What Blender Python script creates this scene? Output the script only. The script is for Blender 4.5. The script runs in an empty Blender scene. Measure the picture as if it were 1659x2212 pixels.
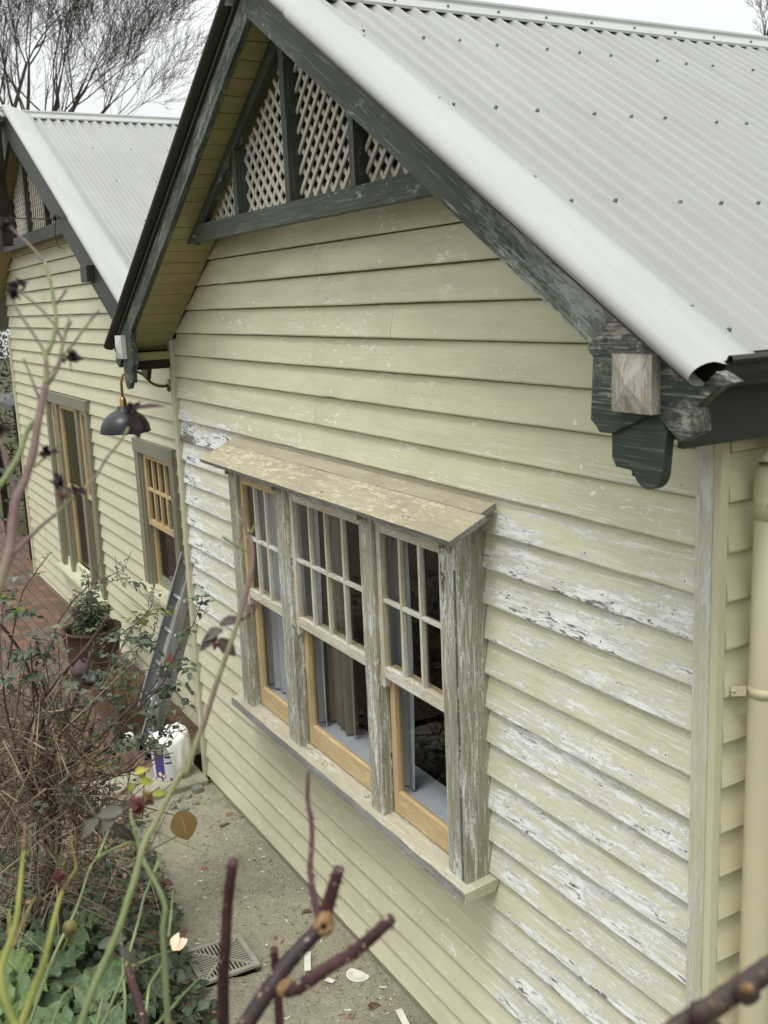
import bpy, math, random
import numpy as np
from mathutils import Vector, Matrix, noise as mnoise
random.seed(7)
R = math.radians
SC = bpy.context.scene
COL = SC.collection

# ------------------------------------------------------------------ camera
CAM_F = 3353.74 / 2500.0            # focal length / picture width
CAM_C = Vector((7.01854507, -2.27934726, 3.57058933))
YAW, PITCH, ROLL = 1.06322694, 1.36675912, -0.04200862
CAM_M = Matrix.Rotation(YAW, 3, 'Z') @ Matrix.Rotation(PITCH, 3, 'X') @ Matrix.Rotation(ROLL, 3, 'Z')
cam = bpy.data.cameras.new('camera')
cam.sensor_fit = 'HORIZONTAL'
cam.sensor_width = 36.0
cam.lens = 36.0 * CAM_F
cam.clip_start = 0.05
cam.clip_end = 400
cam.dof.use_dof = True
cam.dof.focus_distance = 5.6
cam.dof.aperture_fstop = 7.0
camo = bpy.data.objects.new('camera', cam)
COL.objects.link(camo)
camo.matrix_world = Matrix.Translation(CAM_C) @ CAM_M.to_4x4()
SC.camera = camo

# ------------------------------------------------------------------ world, sun, exposure
SUN_EL, SUN_AZ = R(66), R(28)        # azimuth measured from -y (in front of the wall) towards +x
world = bpy.data.worlds.new('World')
SC.world = world
world.use_nodes = True
nt = world.node_tree
nt.nodes.clear()
w_out = nt.nodes.new('ShaderNodeOutputWorld')
w_bg = nt.nodes.new('ShaderNodeBackground')
w_sky = nt.nodes.new('ShaderNodeTexSky')
w_sky.sky_type = 'NISHITA'
w_sky.sun_disc = False
w_sky.sun_elevation = SUN_EL
w_sky.sun_rotation = R(180) - SUN_AZ
w_tc = nt.nodes.new('ShaderNodeTexCoord')
w_no = nt.nodes.new('ShaderNodeTexNoise')
w_no.inputs['Scale'].default_value = 1.6
w_no.inputs['Detail'].default_value = 5
w_rp = nt.nodes.new('ShaderNodeValToRGB')
w_rp.color_ramp.elements[0].position = 0.30
w_rp.color_ramp.elements[0].color = (10.9, 11.4, 11.5, 1)
w_rp.color_ramp.elements[1].position = 0.70
w_rp.color_ramp.elements[1].color = (12.3, 12.4, 12.2, 1)
w_sep = nt.nodes.new('ShaderNodeSeparateXYZ')   # an overcast sky is brightest overhead
nt.links.new(w_tc.outputs['Generated'], w_sep.inputs[0])
w_gr = nt.nodes.new('ShaderNodeMapRange')
w_gr.inputs[1].default_value = 0.0
w_gr.inputs[2].default_value = 1.0
w_gr.inputs[3].default_value = 0.66
w_gr.inputs[4].default_value = 1.85
nt.links.new(w_sep.outputs[2], w_gr.inputs[0])
w_sc = nt.nodes.new('ShaderNodeVectorMath')
w_sc.operation = 'SCALE'
nt.links.new(w_gr.outputs[0], w_sc.inputs[3])
w_mx = nt.nodes.new('ShaderNodeMix')
w_mx.data_type = 'RGBA'
w_mx.inputs[0].default_value = 0.95   # overcast: the cloud deck hides most of the blue
nt.links.new(w_tc.outputs['Generated'], w_no.inputs['Vector'])
nt.links.new(w_no.outputs['Fac'], w_rp.inputs['Fac'])
nt.links.new(w_sky.outputs['Color'], w_mx.inputs[6])
nt.links.new(w_rp.outputs['Color'], w_mx.inputs[7])
nt.links.new(w_mx.outputs[2], w_sc.inputs[0])
nt.links.new(w_sc.outputs[0], w_bg.inputs['Color'])
w_bg.inputs['Strength'].default_value = 0.092
nt.links.new(w_bg.outputs['Background'], w_out.inputs['Surface'])

sun = bpy.data.lights.new('sun', 'SUN')
sun.energy = 1.5
sun.angle = R(16)
sun.color = (1.0, 0.97, 0.92)
suno = bpy.data.objects.new('sun', sun)
COL.objects.link(suno)
sd = Vector((math.sin(SUN_AZ) * math.cos(SUN_EL), -math.cos(SUN_AZ) * math.cos(SUN_EL), math.sin(SUN_EL)))
suno.rotation_euler = sd.to_track_quat('Z', 'Y').to_euler()
suno.location = (6, -6, 12)

SC.view_settings.view_transform = 'Standard'
SC.view_settings.look = 'None'
SC.view_settings.gamma = 1
SC.view_settings.exposure = 0.06

# ------------------------------------------------------------------ point helpers
def ray(u, v):                       # u, v in a 1659 x 2212 picture
    return CAM_M @ Vector(((u - 829.5) / (1659 * CAM_F), -(v - 1106) / (1659 * CAM_F), -1.0))

def P(u, v, d):                      # the point d metres in front of the camera
    return CAM_C + ray(u, v) * d

def G(u, v, z):                      # the point on the level z
    r = ray(u, v)
    return CAM_C + r * ((z - CAM_C.z) / r.z)

def lin(r, g, b):
    f = lambda c: (c / 255 / 12.92) if c / 255 < 0.04045 else ((c / 255 + 0.055) / 1.055) ** 2.4
    return (f(r), f(g), f(b), 1)

# ------------------------------------------------------------------ materials
class NT:
    def __init__(s, name):
        s.m = bpy.data.materials.new(name)
        s.m.use_nodes = True
        s.t = s.m.node_tree
        s.t.nodes.clear()
        s.out = s.t.nodes.new('ShaderNodeOutputMaterial')
        s.b = s.t.nodes.new('ShaderNodeBsdfPrincipled')
        s.t.links.new(s.b.outputs[0], s.out.inputs['Surface'])

    def set(s, sock, v):
        if hasattr(v, 'is_output') or isinstance(v, bpy.types.NodeSocket):
            s.t.links.new(v, sock)
        else:
            sock.default_value = v

    def attr(s, name, what='Fac'):
        n = s.t.nodes.new('ShaderNodeAttribute')
        n.attribute_name = name
        return n.outputs[what]

    def pos(s):
        return s.t.nodes.new('ShaderNodeNewGeometry').outputs['Position']

    def obj(s):
        return s.t.nodes.new('ShaderNodeTexCoord').outputs['Object']

    def vmath(s, op, a, b):
        n = s.t.nodes.new('ShaderNodeVectorMath')
        n.operation = op
        s.set(n.inputs[0], a)
        s.set(n.inputs[1], b)
        return n.outputs[0]

    def comb(s, a, b, c):
        n = s.t.nodes.new('ShaderNodeCombineXYZ')
        for i, v in enumerate((a, b, c)):
            s.set(n.inputs[i], v)
        return n.outputs[0]

    def math(s, op, a, b=0.0, c=0.0, clamp=False):
        n = s.t.nodes.new('ShaderNodeMath')
        n.operation = op
        n.use_clamp = clamp
        s.set(n.inputs[0], a)
        s.set(n.inputs[1], b)
        s.set(n.inputs[2], c)
        return n.outputs[0]

    def step(s, x, lo, hi, to0=0.0, to1=1.0):
        n = s.t.nodes.new('ShaderNodeMapRange')
        n.interpolation_type = 'SMOOTHSTEP'
        s.set(n.inputs[0], x)
        s.set(n.inputs[1], lo)
        s.set(n.inputs[2], hi)
        n.inputs[3].default_value = to0
        n.inputs[4].default_value = to1
        return n.outputs[0]

    def noise(s, vec, scale=1.0, detail=4.0, rough=0.55, dist=0.0):
        n = s.t.nodes.new('ShaderNodeTexNoise')
        s.set(n.inputs['Vector'], vec)
        n.inputs['Scale'].default_value = scale
        n.inputs['Detail'].default_value = detail
        n.inputs['Roughness'].default_value = rough
        n.inputs['Distortion'].default_value = dist
        return n.outputs['Fac']

    def voro(s, vec, scale=1.0, feat='F1', what='Distance'):
        n = s.t.nodes.new('ShaderNodeTexVoronoi')
        n.feature = feat
        s.set(n.inputs['Vector'], vec)
        n.inputs['Scale'].default_value = scale
        return n.outputs[what]

    def mix(s, f, a, b):
        n = s.t.nodes.new('ShaderNodeMix')
        n.data_type = 'RGBA'
        s.set(n.inputs[0], f)
        s.set(n.inputs[6], a)
        s.set(n.inputs[7], b)
        return n.outputs[2]

    def ramp(s, f, stops):
        n = s.t.nodes.new('ShaderNodeValToRGB')
        e = n.color_ramp.elements
        while len(e) < len(stops):
            e.new(0.5)
        for i, (p, c) in enumerate(stops):
            e[i].position = p
            e[i].color = c
        s.set(n.inputs[0], f)
        return n.outputs[0]

    def bump(s, h, strength=0.3, dist=0.01):
        n = s.t.nodes.new('ShaderNodeBump')
        n.inputs['Strength'].default_value = strength
        n.inputs['Distance'].default_value = dist
        s.set(n.inputs['Height'], h)
        s.t.links.new(n.outputs[0], s.b.inputs['Normal'])

    def fin(s, color=None, rough=0.6, spec=0.35, metal=0.0):
        if color is not None:
            s.set(s.b.inputs['Base Color'], color)
        s.set(s.b.inputs['Roughness'], rough)
        s.b.inputs['Specular IOR Level'].default_value = spec
        s.b.inputs['Metallic'].default_value = metal
        return s.m

def painted(name, base, base2, primer, under, wear_add=0.0, grain=1.0, rough=0.55, haze=0.5, patch=(3.0, 15.0), coreth=0.10, scuffs=0.8, nails=False):
    """timber paint that is sanded and peeled where the 'wear' attribute is high; grain runs along tc.x"""
    n = NT(name)
    tc = n.attr('tc', 'Vector')
    rnd = n.attr('rnd')
    wear = n.math('ADD', n.attr('wear'), wear_add)
    off = n.vmath('ADD', tc, n.comb(n.math('MULTIPLY', rnd, 37.0), n.math('MULTIPLY', rnd, 91.0), n.math('MULTIPLY', rnd, 13.0)))
    sc = lambda a, b: n.vmath('MULTIPLY', off, (a, b, b))
    n1 = n.noise(sc(*patch), 1, 6, 0.6, 0.7)
    n1b = n.noise(sc(0.9, 4.0), 1, 3, 0.5, 0.3)
    n2 = n.noise(sc(6.0 * grain, 170.0 * grain), 1, 4, 0.6)
    n3 = n.noise(sc(24, 64), 1, 8, 0.78, 1.0)
    val = n.math('ADD', n.math('MULTIPLY', n1, 0.34), n.math('MULTIPLY', n1b, 0.22))
    val = n.math('ADD', val, n.math('MULTIPLY', n2, 0.14))
    val = n.math('ADD', val, n.math('MULTIPLY', n3, 0.30))
    th = n.math('SUBTRACT', 0.70, n.math('MULTIPLY', wear, 0.26))
    d = n.math('SUBTRACT', val, th)
    peel = n.step(d, -0.003, 0.007)
    hz = n.math('MULTIPLY', n.step(d, -0.075, 0.01), haze)
    b = n.mix(n.step(n.noise(sc(1.7, 9.0), 1, 3), 0.35, 0.68), base, base2)
    b = n.mix(n.math('MULTIPLY', n.step(n2, 0.5, 0.75), 0.22), b, primer)
    b = n.mix(hz, b, primer)
    prim = n.mix(n.step(n.noise(sc(9, 60), 1, 3), 0.42, 0.70), primer, [c * 0.72 for c in primer[:3]] + [1])
    c = n.mix(peel, b, prim)
    gate = n.step(n.noise(n.vmath('ADD', sc(1.6, 5.0), (7.7, 3.1, 0)), 1, 2), 0.48, 0.60)
    scuff = n.math('MULTIPLY', n.step(n.noise(sc(11.0, 34.0), 1, 6, 0.75, 1.2), 0.575, 0.62), gate)
    c = n.mix(n.math('MULTIPLY', scuff, scuffs), c, primer)
    strk = n.math('MULTIPLY', n.step(n.noise(n.vmath('ADD', sc(3.5, 95.0), (3.3, 9.1, 0)), 1, 5, 0.6), 0.585, 0.64), n.step(wear, 0.15, 0.55))
    c = n.mix(n.math('MULTIPLY', strk, 0.7), c, primer)
    if nails:
        sp = n.t.nodes.new('ShaderNodeSeparateXYZ')
        n.set(sp.inputs[0], tc)
        u_ = n.math('ADD', n.math('MULTIPLY', sp.outputs[0], 2.15), n.math('MULTIPLY', rnd, 0.35))
        fu = n.math('MULTIPLY', n.math('SUBTRACT', n.math('FRACT', u_), 0.5), 0.465)
        fv = n.math('MULTIPLY', n.math('SUBTRACT', n.math('FRACT', n.math('DIVIDE', n.math('SUBTRACT', sp.outputs[1], 0.1), 0.15)), 0.20), 0.15)
        rr = n.math('SQRT', n.math('ADD', n.math('MULTIPLY', fu, fu), n.math('MULTIPLY', fv, fv)))
        rr = n.math('ADD', rr, n.math('MULTIPLY', n.math('SUBTRACT', n.noise(tc, 90, 3), 0.5), 0.010))
        c = n.mix(n.math('MULTIPLY', n.step(rr, 0.010, 0.006), n.step(n.noise(tc, 1.9, 2), 0.42, 0.56)), c, primer)
        c = n.mix(n.math('MULTIPLY', n.step(rr, 0.0042, 0.0026), n.step(n.noise(tc, 2.7, 2), 0.45, 0.55)), c, under[0])
    dirt = n.step(n.noise(sc(2.6, 3.4), 1, 5, 0.65), 0.46, 0.74)
    c = n.mix(n.math('MULTIPLY', dirt, 0.20), c, [base[0] * 0.62, base[1] * 0.60, base[2] * 0.54, 1])
    n4 = n.noise(sc(9.0, 44.0), 1, 7, 0.7, 0.8)
    core = n.math('MULTIPLY', n.step(n.math('ADD', d, n.math('MULTIPLY', n.math('SUBTRACT', n4, 0.5), 0.55)), coreth, coreth + 0.012), peel)
    uc = n.ramp(n.noise(sc(1.3, 7.0), 1, 2), [(0.36, under[0]), (0.50, under[1]), (0.64, under[2])])
    uc = n.mix(n.step(n2, 0.4, 0.7), uc, [x * 1.7 for x in under[1][:3]] + [1])
    c = n.mix(core, c, uc)
    h = n.math('ADD', n.math('MULTIPLY', peel, -0.35), n.math('MULTIPLY', n2, 0.30))
    h = n.math('ADD', h, n.math('MULTIPLY', n.noise(sc(3, 12), 1, 3), 0.6))
    h = n.math('ADD', h, n.math('MULTIPLY', core, -0.35))
    n.bump(h, 0.6, 0.008)
    return n.fin(c, n.math('ADD', n.math('MULTIPLY', peel, 0.25), rough), 0.3)

def plain(name, c1, c2, scale=8.0, rough=0.5, spec=0.35, metal=0.0, bump=0.15, bscale=60.0, stretch=(1, 1, 1)):
    n = NT(name)
    p = n.vmath('MULTIPLY', n.pos(), stretch)
    f = n.noise(p, scale, 5, 0.6)
    c = n.mix(n.step(f, 0.32, 0.68), c1, c2)
    n.bump(n.math('ADD', n.math('MULTIPLY', n.noise(p, bscale, 4), 0.5), f), bump, 0.004)
    r = n.math('ADD', rough - 0.08, n.math('MULTIPLY', f, 0.16))
    return n.fin(c, r, spec, metal)

UNDER = (lin(86, 98, 98), lin(104, 106, 106), lin(112, 86, 70))
M = {}
CREAM, CREAM2 = lin(204, 199, 170), lin(193, 189, 161)
PRIM = lin(230, 232, 228)
M['cream_worn'] = painted('cream_worn', CREAM, CREAM2, PRIM, UNDER, 0.0, patch=(3.2, 20.0), coreth=0.088, scuffs=0.95, haze=0.36, nails=True)
M['cream'] = painted('cream_paint', lin(202, 196, 164), lin(196, 191, 160), lin(222, 216, 180), UNDER, -0.4, haze=0.2, scuffs=0.25)
M['cream_far'] = painted('cream_far', lin(202, 199, 171), lin(196, 193, 165), lin(216, 212, 180), UNDER, -0.5, haze=0.15, scuffs=0.15)
M['stop_worn'] = painted('stop_worn', lin(182, 178, 152), lin(190, 186, 160), lin(214, 213, 204), (lin(90, 96, 98), lin(120, 122, 118), lin(110, 98, 84)), 0.50, haze=0.5, coreth=0.12)
M['soffit'] = painted('soffit_cream_shaded', lin(150, 142, 102), lin(142, 134, 96), lin(160, 152, 112), UNDER, -0.5, haze=0.1)  # cream paint darkened: the shade under the eaves is in its colour
GRN = (lin(70, 78, 72), lin(46, 54, 48), lin(92, 78, 62))
M['green_worn'] = painted('green_worn', lin(52, 58, 49), lin(66, 73, 63), lin(152, 160, 152), GRN, 0.04, grain=0.8, haze=0.5, patch=(2.4, 11.0), coreth=0.2)
M['green'] = plain('green_paint', lin(47, 49, 41), lin(53, 55, 46), 5, 0.5, 0.35, 0, 0.1)
M['strip_worn'] = painted('strip_worn', lin(52, 58, 52), lin(62, 60, 52), lin(120, 116, 104), (lin(84, 64, 54), lin(70, 56, 48), lin(98, 84, 70)), 0.15, grain=0.8, haze=0.3, patch=(3, 14), coreth=0.0)
M['taupe'] = painted('taupe_worn', lin(138, 132, 112), lin(150, 144, 124), lin(218, 220, 212), (lin(40, 68, 62), lin(90, 86, 78), lin(64, 80, 72)), 0.66, grain=1.2, haze=0.26, patch=(2.6, 26.0), coreth=0.062)
M['taupe_plain'] = painted('taupe_plain', lin(132, 126, 106), lin(138, 132, 112), lin(170, 166, 146), UNDER, -0.4, haze=0.2)
M['casing_far'] = painted('casing_far', lin(126, 124, 106), lin(132, 130, 112), lin(150, 148, 130), UNDER, -0.5, haze=0.1)
M['sash_worn'] = painted('sash_worn', lin(194, 186, 166), lin(184, 172, 148), lin(222, 220, 208), (lin(120, 104, 84), lin(150, 128, 100), lin(80, 98, 88)), 0.62, grain=1.2, haze=0.5, patch=(6, 30))
M['ochre'] = painted('ochre_timber', lin(190, 166, 124), lin(178, 153, 112), lin(216, 196, 150), (lin(120, 96, 60), lin(160, 130, 86), lin(110, 116, 96)), 0.60, grain=1.0, haze=0.35)
M['hood'] = painted('hood_paint', lin(168, 160, 136), lin(152, 145, 124), lin(200, 192, 164), (lin(112, 102, 84), lin(136, 126, 104), lin(84, 80, 70)), 0.62, grain=0.6, haze=0.25, patch=(9, 20), coreth=0.07)
M['sill'] = painted('sill_timber', lin(168, 162, 140), lin(184, 176, 150), lin(206, 202, 184), (lin(104, 98, 84), lin(134, 128, 114), lin(74, 64, 54)), 0.62, grain=0.9, haze=0.45, patch=(4, 16), coreth=0.05)
M['sill_edge'] = painted('sill_edge', lin(134, 134, 130), lin(116, 114, 108), lin(168, 168, 164), (lin(84, 78, 70), lin(110, 106, 98), lin(70, 62, 54)), 0.5, grain=1.4, haze=0.4, patch=(3, 40), coreth=0.05)
M['block'] = painted('block_timber', lin(140, 130, 114), lin(126, 110, 92), lin(176, 172, 162), (lin(110, 84, 62), lin(140, 118, 94), lin(90, 84, 78)), 0.5, haze=0.4)
M['bracket'] = painted('bracket_worn', lin(48, 58, 52), lin(62, 72, 66), lin(172, 170, 158), (lin(150, 136, 116), lin(120, 118, 110), lin(58, 70, 62)), 0.42, grain=0.7, haze=0.32, patch=(9, 14), coreth=0.06)
M['block_far'] = painted('block_pale', lin(196, 196, 190), lin(184, 184, 178), lin(210, 210, 206), UNDER, 0.1)

def roof_mat(name, a, b, rough):
    n = NT(name)
    p = n.pos()
    f = n.noise(n.vmath('MULTIPLY', p, (0.8, 3.0, 0.8)), 1.4, 5, 0.6)
    g = n.noise(p, 90, 3, 0.6)
    c = n.mix(n.step(f, 0.3, 0.7), a, b)
    c = n.mix(n.math('MULTIPLY', n.step(g, 0.5, 0.72), 0.16), c, lin(150, 152, 146))
    c = n.mix(n.math('MULTIPLY', n.step(n.noise(p, 7, 5, 0.7), 0.56, 0.75), 0.25), c, lin(170, 170, 160))
    n.bump(g, 0.05, 0.003)
    return n.fin(c, n.math('ADD', rough, n.math('MULTIPLY', f, 0.12)), 0.4)
M['roof'] = roof_mat('roof_steel', lin(146, 148, 140), lin(138, 140, 132), 0.2)
M['cap'] = roof_mat('flashing_steel', lin(166, 168, 164), lin(158, 160, 156), 0.36)
M['screw'] = plain('screw_steel', lin(140, 142, 142), lin(112, 114, 114), 80, 0.4, 0.5, 0.6)
M['dark'] = plain('void_shade', lin(26, 24, 20), lin(20, 18, 16), 4, 0.9, 0.1)  # near-black that paints the shade in gaps and cavities
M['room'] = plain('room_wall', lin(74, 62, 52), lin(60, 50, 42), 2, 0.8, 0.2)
M['lattice'] = plain('lattice_paint', lin(186, 181, 168), lin(172, 167, 154), 9, 0.6, 0.3)
M['wire'] = plain('wire_grey', lin(92, 88, 80), lin(84, 82, 76), 30, 0.6, 0.3)
M['curtain'] = plain('curtain_cloth', lin(196, 198, 202), lin(180, 184, 190), 3, 0.9, 0.1)
M['drape'] = plain('drape_cloth', lin(150, 138, 124), lin(128, 116, 104), 3, 0.9, 0.1)
M['inner_sill'] = plain('inner_sill', lin(208, 210, 216), lin(198, 200, 208), 3, 0.5, 0.3)
M['pipe'] = plain('pipe_paint', lin(200, 193, 160), lin(194, 188, 156), 3, 0.42, 0.4, 0, 0.05)
M['brass'] = plain('brass', lin(150, 122, 72), lin(120, 98, 60), 20, 0.32, 0.5, 0.9)
M['shade'] = plain('enamel_black', lin(27, 25, 25), lin(22, 21, 21), 10, 0.36, 0.5)
M['alu'] = plain('aluminium', lin(156, 156, 158), lin(138, 138, 140), 12, 0.5, 0.5, 0.35, 0.08, 40, (1, 1, 0.2))
M['alu_edge'] = plain('aluminium_bright', lin(190, 192, 194), lin(170, 172, 176), 12, 0.35, 0.5, 0.6)
M['white_plastic'] = plain('white_plastic', lin(222, 224, 226), lin(212, 214, 218), 6, 0.4, 0.4)
M['purple'] = plain('purple_print', lin(78, 70, 130), lin(70, 62, 120), 6, 0.4, 0.4)
M['red'] = plain('red_print', lin(176, 92, 76), lin(160, 80, 66), 30, 0.5, 0.3)
M['blue'] = plain('blue_print', lin(110, 190, 220), lin(150, 205, 226), 30, 0.5, 0.3)
M['cloth'] = plain('white_cloth', lin(236, 236, 230), lin(226, 227, 222), 10, 0.8, 0.2, 0, 0.3, 26)
M['terracotta'] = plain('dark_terracotta', lin(88, 72, 54), lin(64, 50, 38), 7, 0.7, 0.25, 0, 0.25)
M['trough'] = plain('trough_terracotta', lin(104, 84, 60), lin(84, 68, 50), 6, 0.75, 0.2, 0, 0.25)
M['grass_floor'] = plain('grass_floor', lin(74, 80, 50), lin(88, 78, 56), 3, 0.95, 0.1, 0, 0.5)
M['soil'] = plain('soil', lin(92, 80, 64), lin(66, 56, 46), 30, 0.95, 0.1, 0, 0.8)
M['grate'] = plain('grate_plastic', lin(156, 153, 138), lin(140, 138, 124), 12, 0.6, 0.3)
M['scrap'] = plain('scrap_white', lin(220, 218, 204), lin(206, 204, 190), 20, 0.6, 0.3)
M['stone'] = plain('stone', lin(150, 150, 136), lin(110, 112, 100), 9, 0.85, 0.2, 0, 0.5)
M['bark'] = plain('bark_grey', lin(86, 78, 70), lin(60, 54, 48), 5, 0.9, 0.15)
M['mauve'] = plain('mauve_cloth', lin(98, 86, 88), lin(78, 68, 70), 12, 0.85, 0.15)
M['blackbag'] = plain('black_plastic', lin(26, 26, 28), lin(18, 18, 20), 12, 0.35, 0.5)
M['post'] = plain('dark_timber', lin(52, 46, 38), lin(38, 34, 28), 6, 0.8, 0.2)
M['porch'] = plain('porch_sheet', lin(96, 100, 98), lin(80, 84, 82), 4, 0.5, 0.3)

def cane_mat(name, stops, spots=0.0, spotc=lin(196, 176, 150), rough=0.5):
    n = NT(name)
    o = n.obj()
    t = n.attr('tc', 'Vector')
    v = n.attr('rnd')
    f = n.math('ADD', n.math('MULTIPLY', n.noise(o, 9, 3, 0.6), 0.8), n.math('MULTIPLY', n.math('SUBTRACT', v, 0.5), 0.9))
    c = n.ramp(f, stops)
    c = n.mix(n.math('MULTIPLY', n.step(n.noise(o, 160, 4, 0.6), 0.45, 0.7), 0.35), c, stops[0][1])
    if spots:
        c = n.mix(n.math('MULTIPLY', n.step(n.noise(n.vmath('MULTIPLY', o, (1, 1, 0.7)), 120, 2, 0.5), 0.66, 0.72), spots), c, spotc)
    n.bump(n.noise(o, 220, 4), 0.4, 0.002)
    return n.fin(c, rough, 0.35)
M['cane_red'] = cane_mat('cane_red', [(0.1, lin(50, 34, 36)), (0.42, lin(74, 46, 48)), (0.75, lin(98, 64, 60))], 0.8)
M['cane_mauve'] = cane_mat('cane_mauve', [(0.05, lin(108, 120, 76)), (0.30, lin(132, 130, 92)), (0.50, lin(112, 88, 86)), (0.9, lin(96, 70, 74))], 0.3)
M['cane_green'] = cane_mat('cane_green', [(0.1, lin(98, 110, 72)), (0.45, lin(130, 142, 94)), (0.72, lin(156, 160, 96)), (0.95, lin(126, 90, 80))], 0.25)
M['cane_olive'] = cane_mat('cane_olive', [(0.1, lin(98, 104, 46)), (0.45, lin(138, 140, 66)), (0.75, lin(122, 96, 66)), (0.95, lin(110, 76, 64))], 0.2)
M['cane_brown'] = cane_mat('cane_brown', [(0.1, lin(58, 46, 44)), (0.45, lin(88, 68, 66)), (0.75, lin(106, 84, 78)), (0.95, lin(128, 108, 90))], 0.35)
M['cane_dry'] = cane_mat('cane_dry', [(0.1, lin(74, 62, 52)), (0.45, lin(106, 92, 76)), (0.75, lin(142, 126, 102)), (0.95, lin(182, 166, 132))], 0.2)
M['branch_dark'] = cane_mat('branch_dark', [(0.1, lin(44, 36, 34)), (0.45, lin(78, 62, 54)), (0.75, lin(110, 90, 70)), (0.95, lin(150, 128, 96))], 0.5, lin(140, 112, 80))
M['cut'] = plain('cut_wood', lin(160, 130, 92), lin(104, 78, 54), 140, 0.8, 0.2, 0, 0.5, 200)
M['spent'] = plain('spent_petal', lin(74, 58, 60), lin(50, 38, 42), 60, 0.8, 0.2)
M['spent_red'] = plain('spent_red', lin(112, 70, 60), lin(80, 50, 48), 60, 0.8, 0.2)
M['petal'] = plain('petal_pale', lin(244, 222, 200), lin(240, 206, 160), 40, 0.6, 0.3)
M['hip'] = plain('rose_hip', lin(112, 112, 54), lin(84, 74, 48), 60, 0.5, 0.4)

def leaf_mat(name, stops, rough=0.45, trans=0.25, vein=True):
    n = NT(name)
    t = n.attr('tc', 'Vector')
    sx = n.t.nodes.new('ShaderNodeSeparateXYZ')
    n.set(sx.inputs[0], t)
    v = n.attr('rnd')
    f = n.math('ADD', n.math('MULTIPLY', v, 0.85), n.math('MULTIPLY', n.math('SUBTRACT', n.noise(n.pos(), 45, 4, 0.6), 0.5), 0.5))
    c = n.ramp(f, stops)
    if vein:
        side = n.math('ABSOLUTE', sx.outputs[1])
        rib = n.step(side, 0.0, 0.05, 1.0, 0.0)
        w = n.math('SUBTRACT', n.math('MULTIPLY', sx.outputs[0], 7.0), n.math('MULTIPLY', side, 6.0))
        tri = n.math('ABSOLUTE', n.math('SUBTRACT', n.math('FRACT', w), 0.5))
        rib2 = n.math('MULTIPLY', n.step(tri, 0.0, 0.10, 1.0, 0.0), 0.6)
        r = n.math('MAXIMUM', rib, rib2)
        c = n.mix(n.math('MULTIPLY', r, 0.38), c, [min(1, x * 1.8 + 0.02) for x in stops[-1][1][:3]] + [1])
        n.bump(n.math('ADD', n.math('MULTIPLY', r, -0.5), n.noise(n.pos(), 120, 3)), 0.35, 0.003)
    n.b.inputs['Transmission Weight'].default_value = 0.0
    m = n.fin(c, rough, 0.4)
    if trans:
        tr = n.t.nodes.new('ShaderNodeBsdfTranslucent')
        n.set(tr.inputs[0], c)
        mx = n.t.nodes.new('ShaderNodeMixShader')
        mx.inputs[0].default_value = trans
        n.t.links.new(n.b.outputs[0], mx.inputs[1])
        n.t.links.new(tr.outputs[0], mx.inputs[2])
        n.t.links.new(mx.outputs[0], n.out.inputs['Surface'])
    return m
M['leaf_rose'] = leaf_mat('leaf_rose', [(0.05, lin(48, 62, 48)), (0.45, lin(84, 102, 82)), (0.8, lin(124, 138, 116)), (1.0, lin(122, 128, 72))])
M['leaf_lime'] = leaf_mat('leaf_lime', [(0.05, lin(86, 100, 44)), (0.5, lin(112, 122, 54)), (0.95, lin(146, 146, 72))])
M['leaf_yellow'] = leaf_mat('leaf_yellow', [(0.05, lin(110, 130, 48)), (0.5, lin(158, 160, 58)), (0.95, lin(190, 172, 66))])
M['leaf_dark'] = leaf_mat('leaf_dark', [(0.05, lin(60, 54, 50)), (0.5, lin(84, 82, 72)), (0.95, lin(114, 114, 100))])
M['leaf_ground'] = leaf_mat('leaf_ground', [(0.05, lin(42, 56, 42)), (0.4, lin(68, 86, 62)), (0.75, lin(92, 108, 80)), (1.0, lin(110, 100, 82))])
M['leaf_big'] = leaf_mat('leaf_big', [(0.05, lin(78, 98, 74)), (0.45, lin(106, 128, 96)), (0.75, lin(118, 142, 86)), (1.0, lin(130, 156, 76))], 0.5)
M['leaf_brown'] = leaf_mat('leaf_brown', [(0.05, lin(84, 60, 48)), (0.45, lin(118, 92, 72)), (0.8, lin(146, 118, 92)), (1.0, lin(184, 152, 126))], 0.7, 0.2)
M['leaf_olive'] = leaf_mat('leaf_olive', [(0.1, lin(100, 82, 46)), (0.6, lin(116, 96, 54)), (1.0, lin(134, 112, 64))], 0.6, 0.2)
M['hedge_leaf'] = leaf_mat('hedge_leaf', [(0.05, lin(34, 42, 30)), (0.5, lin(54, 64, 44)), (0.9, lin(84, 96, 60))], 0.5, 0.15, False)
M['grass_dry'] = leaf_mat('grass_dry', [(0.05, lin(88, 74, 52)), (0.5, lin(124, 106, 76)), (0.95, lin(158, 140, 104))], 0.8, 0.2, False)
M['grass_green'] = leaf_mat('grass_green', [(0.05, lin(74, 86, 44)), (0.5, lin(110, 120, 66)), (0.95, lin(140, 140, 84))], 0.8, 0.2, False)

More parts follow.
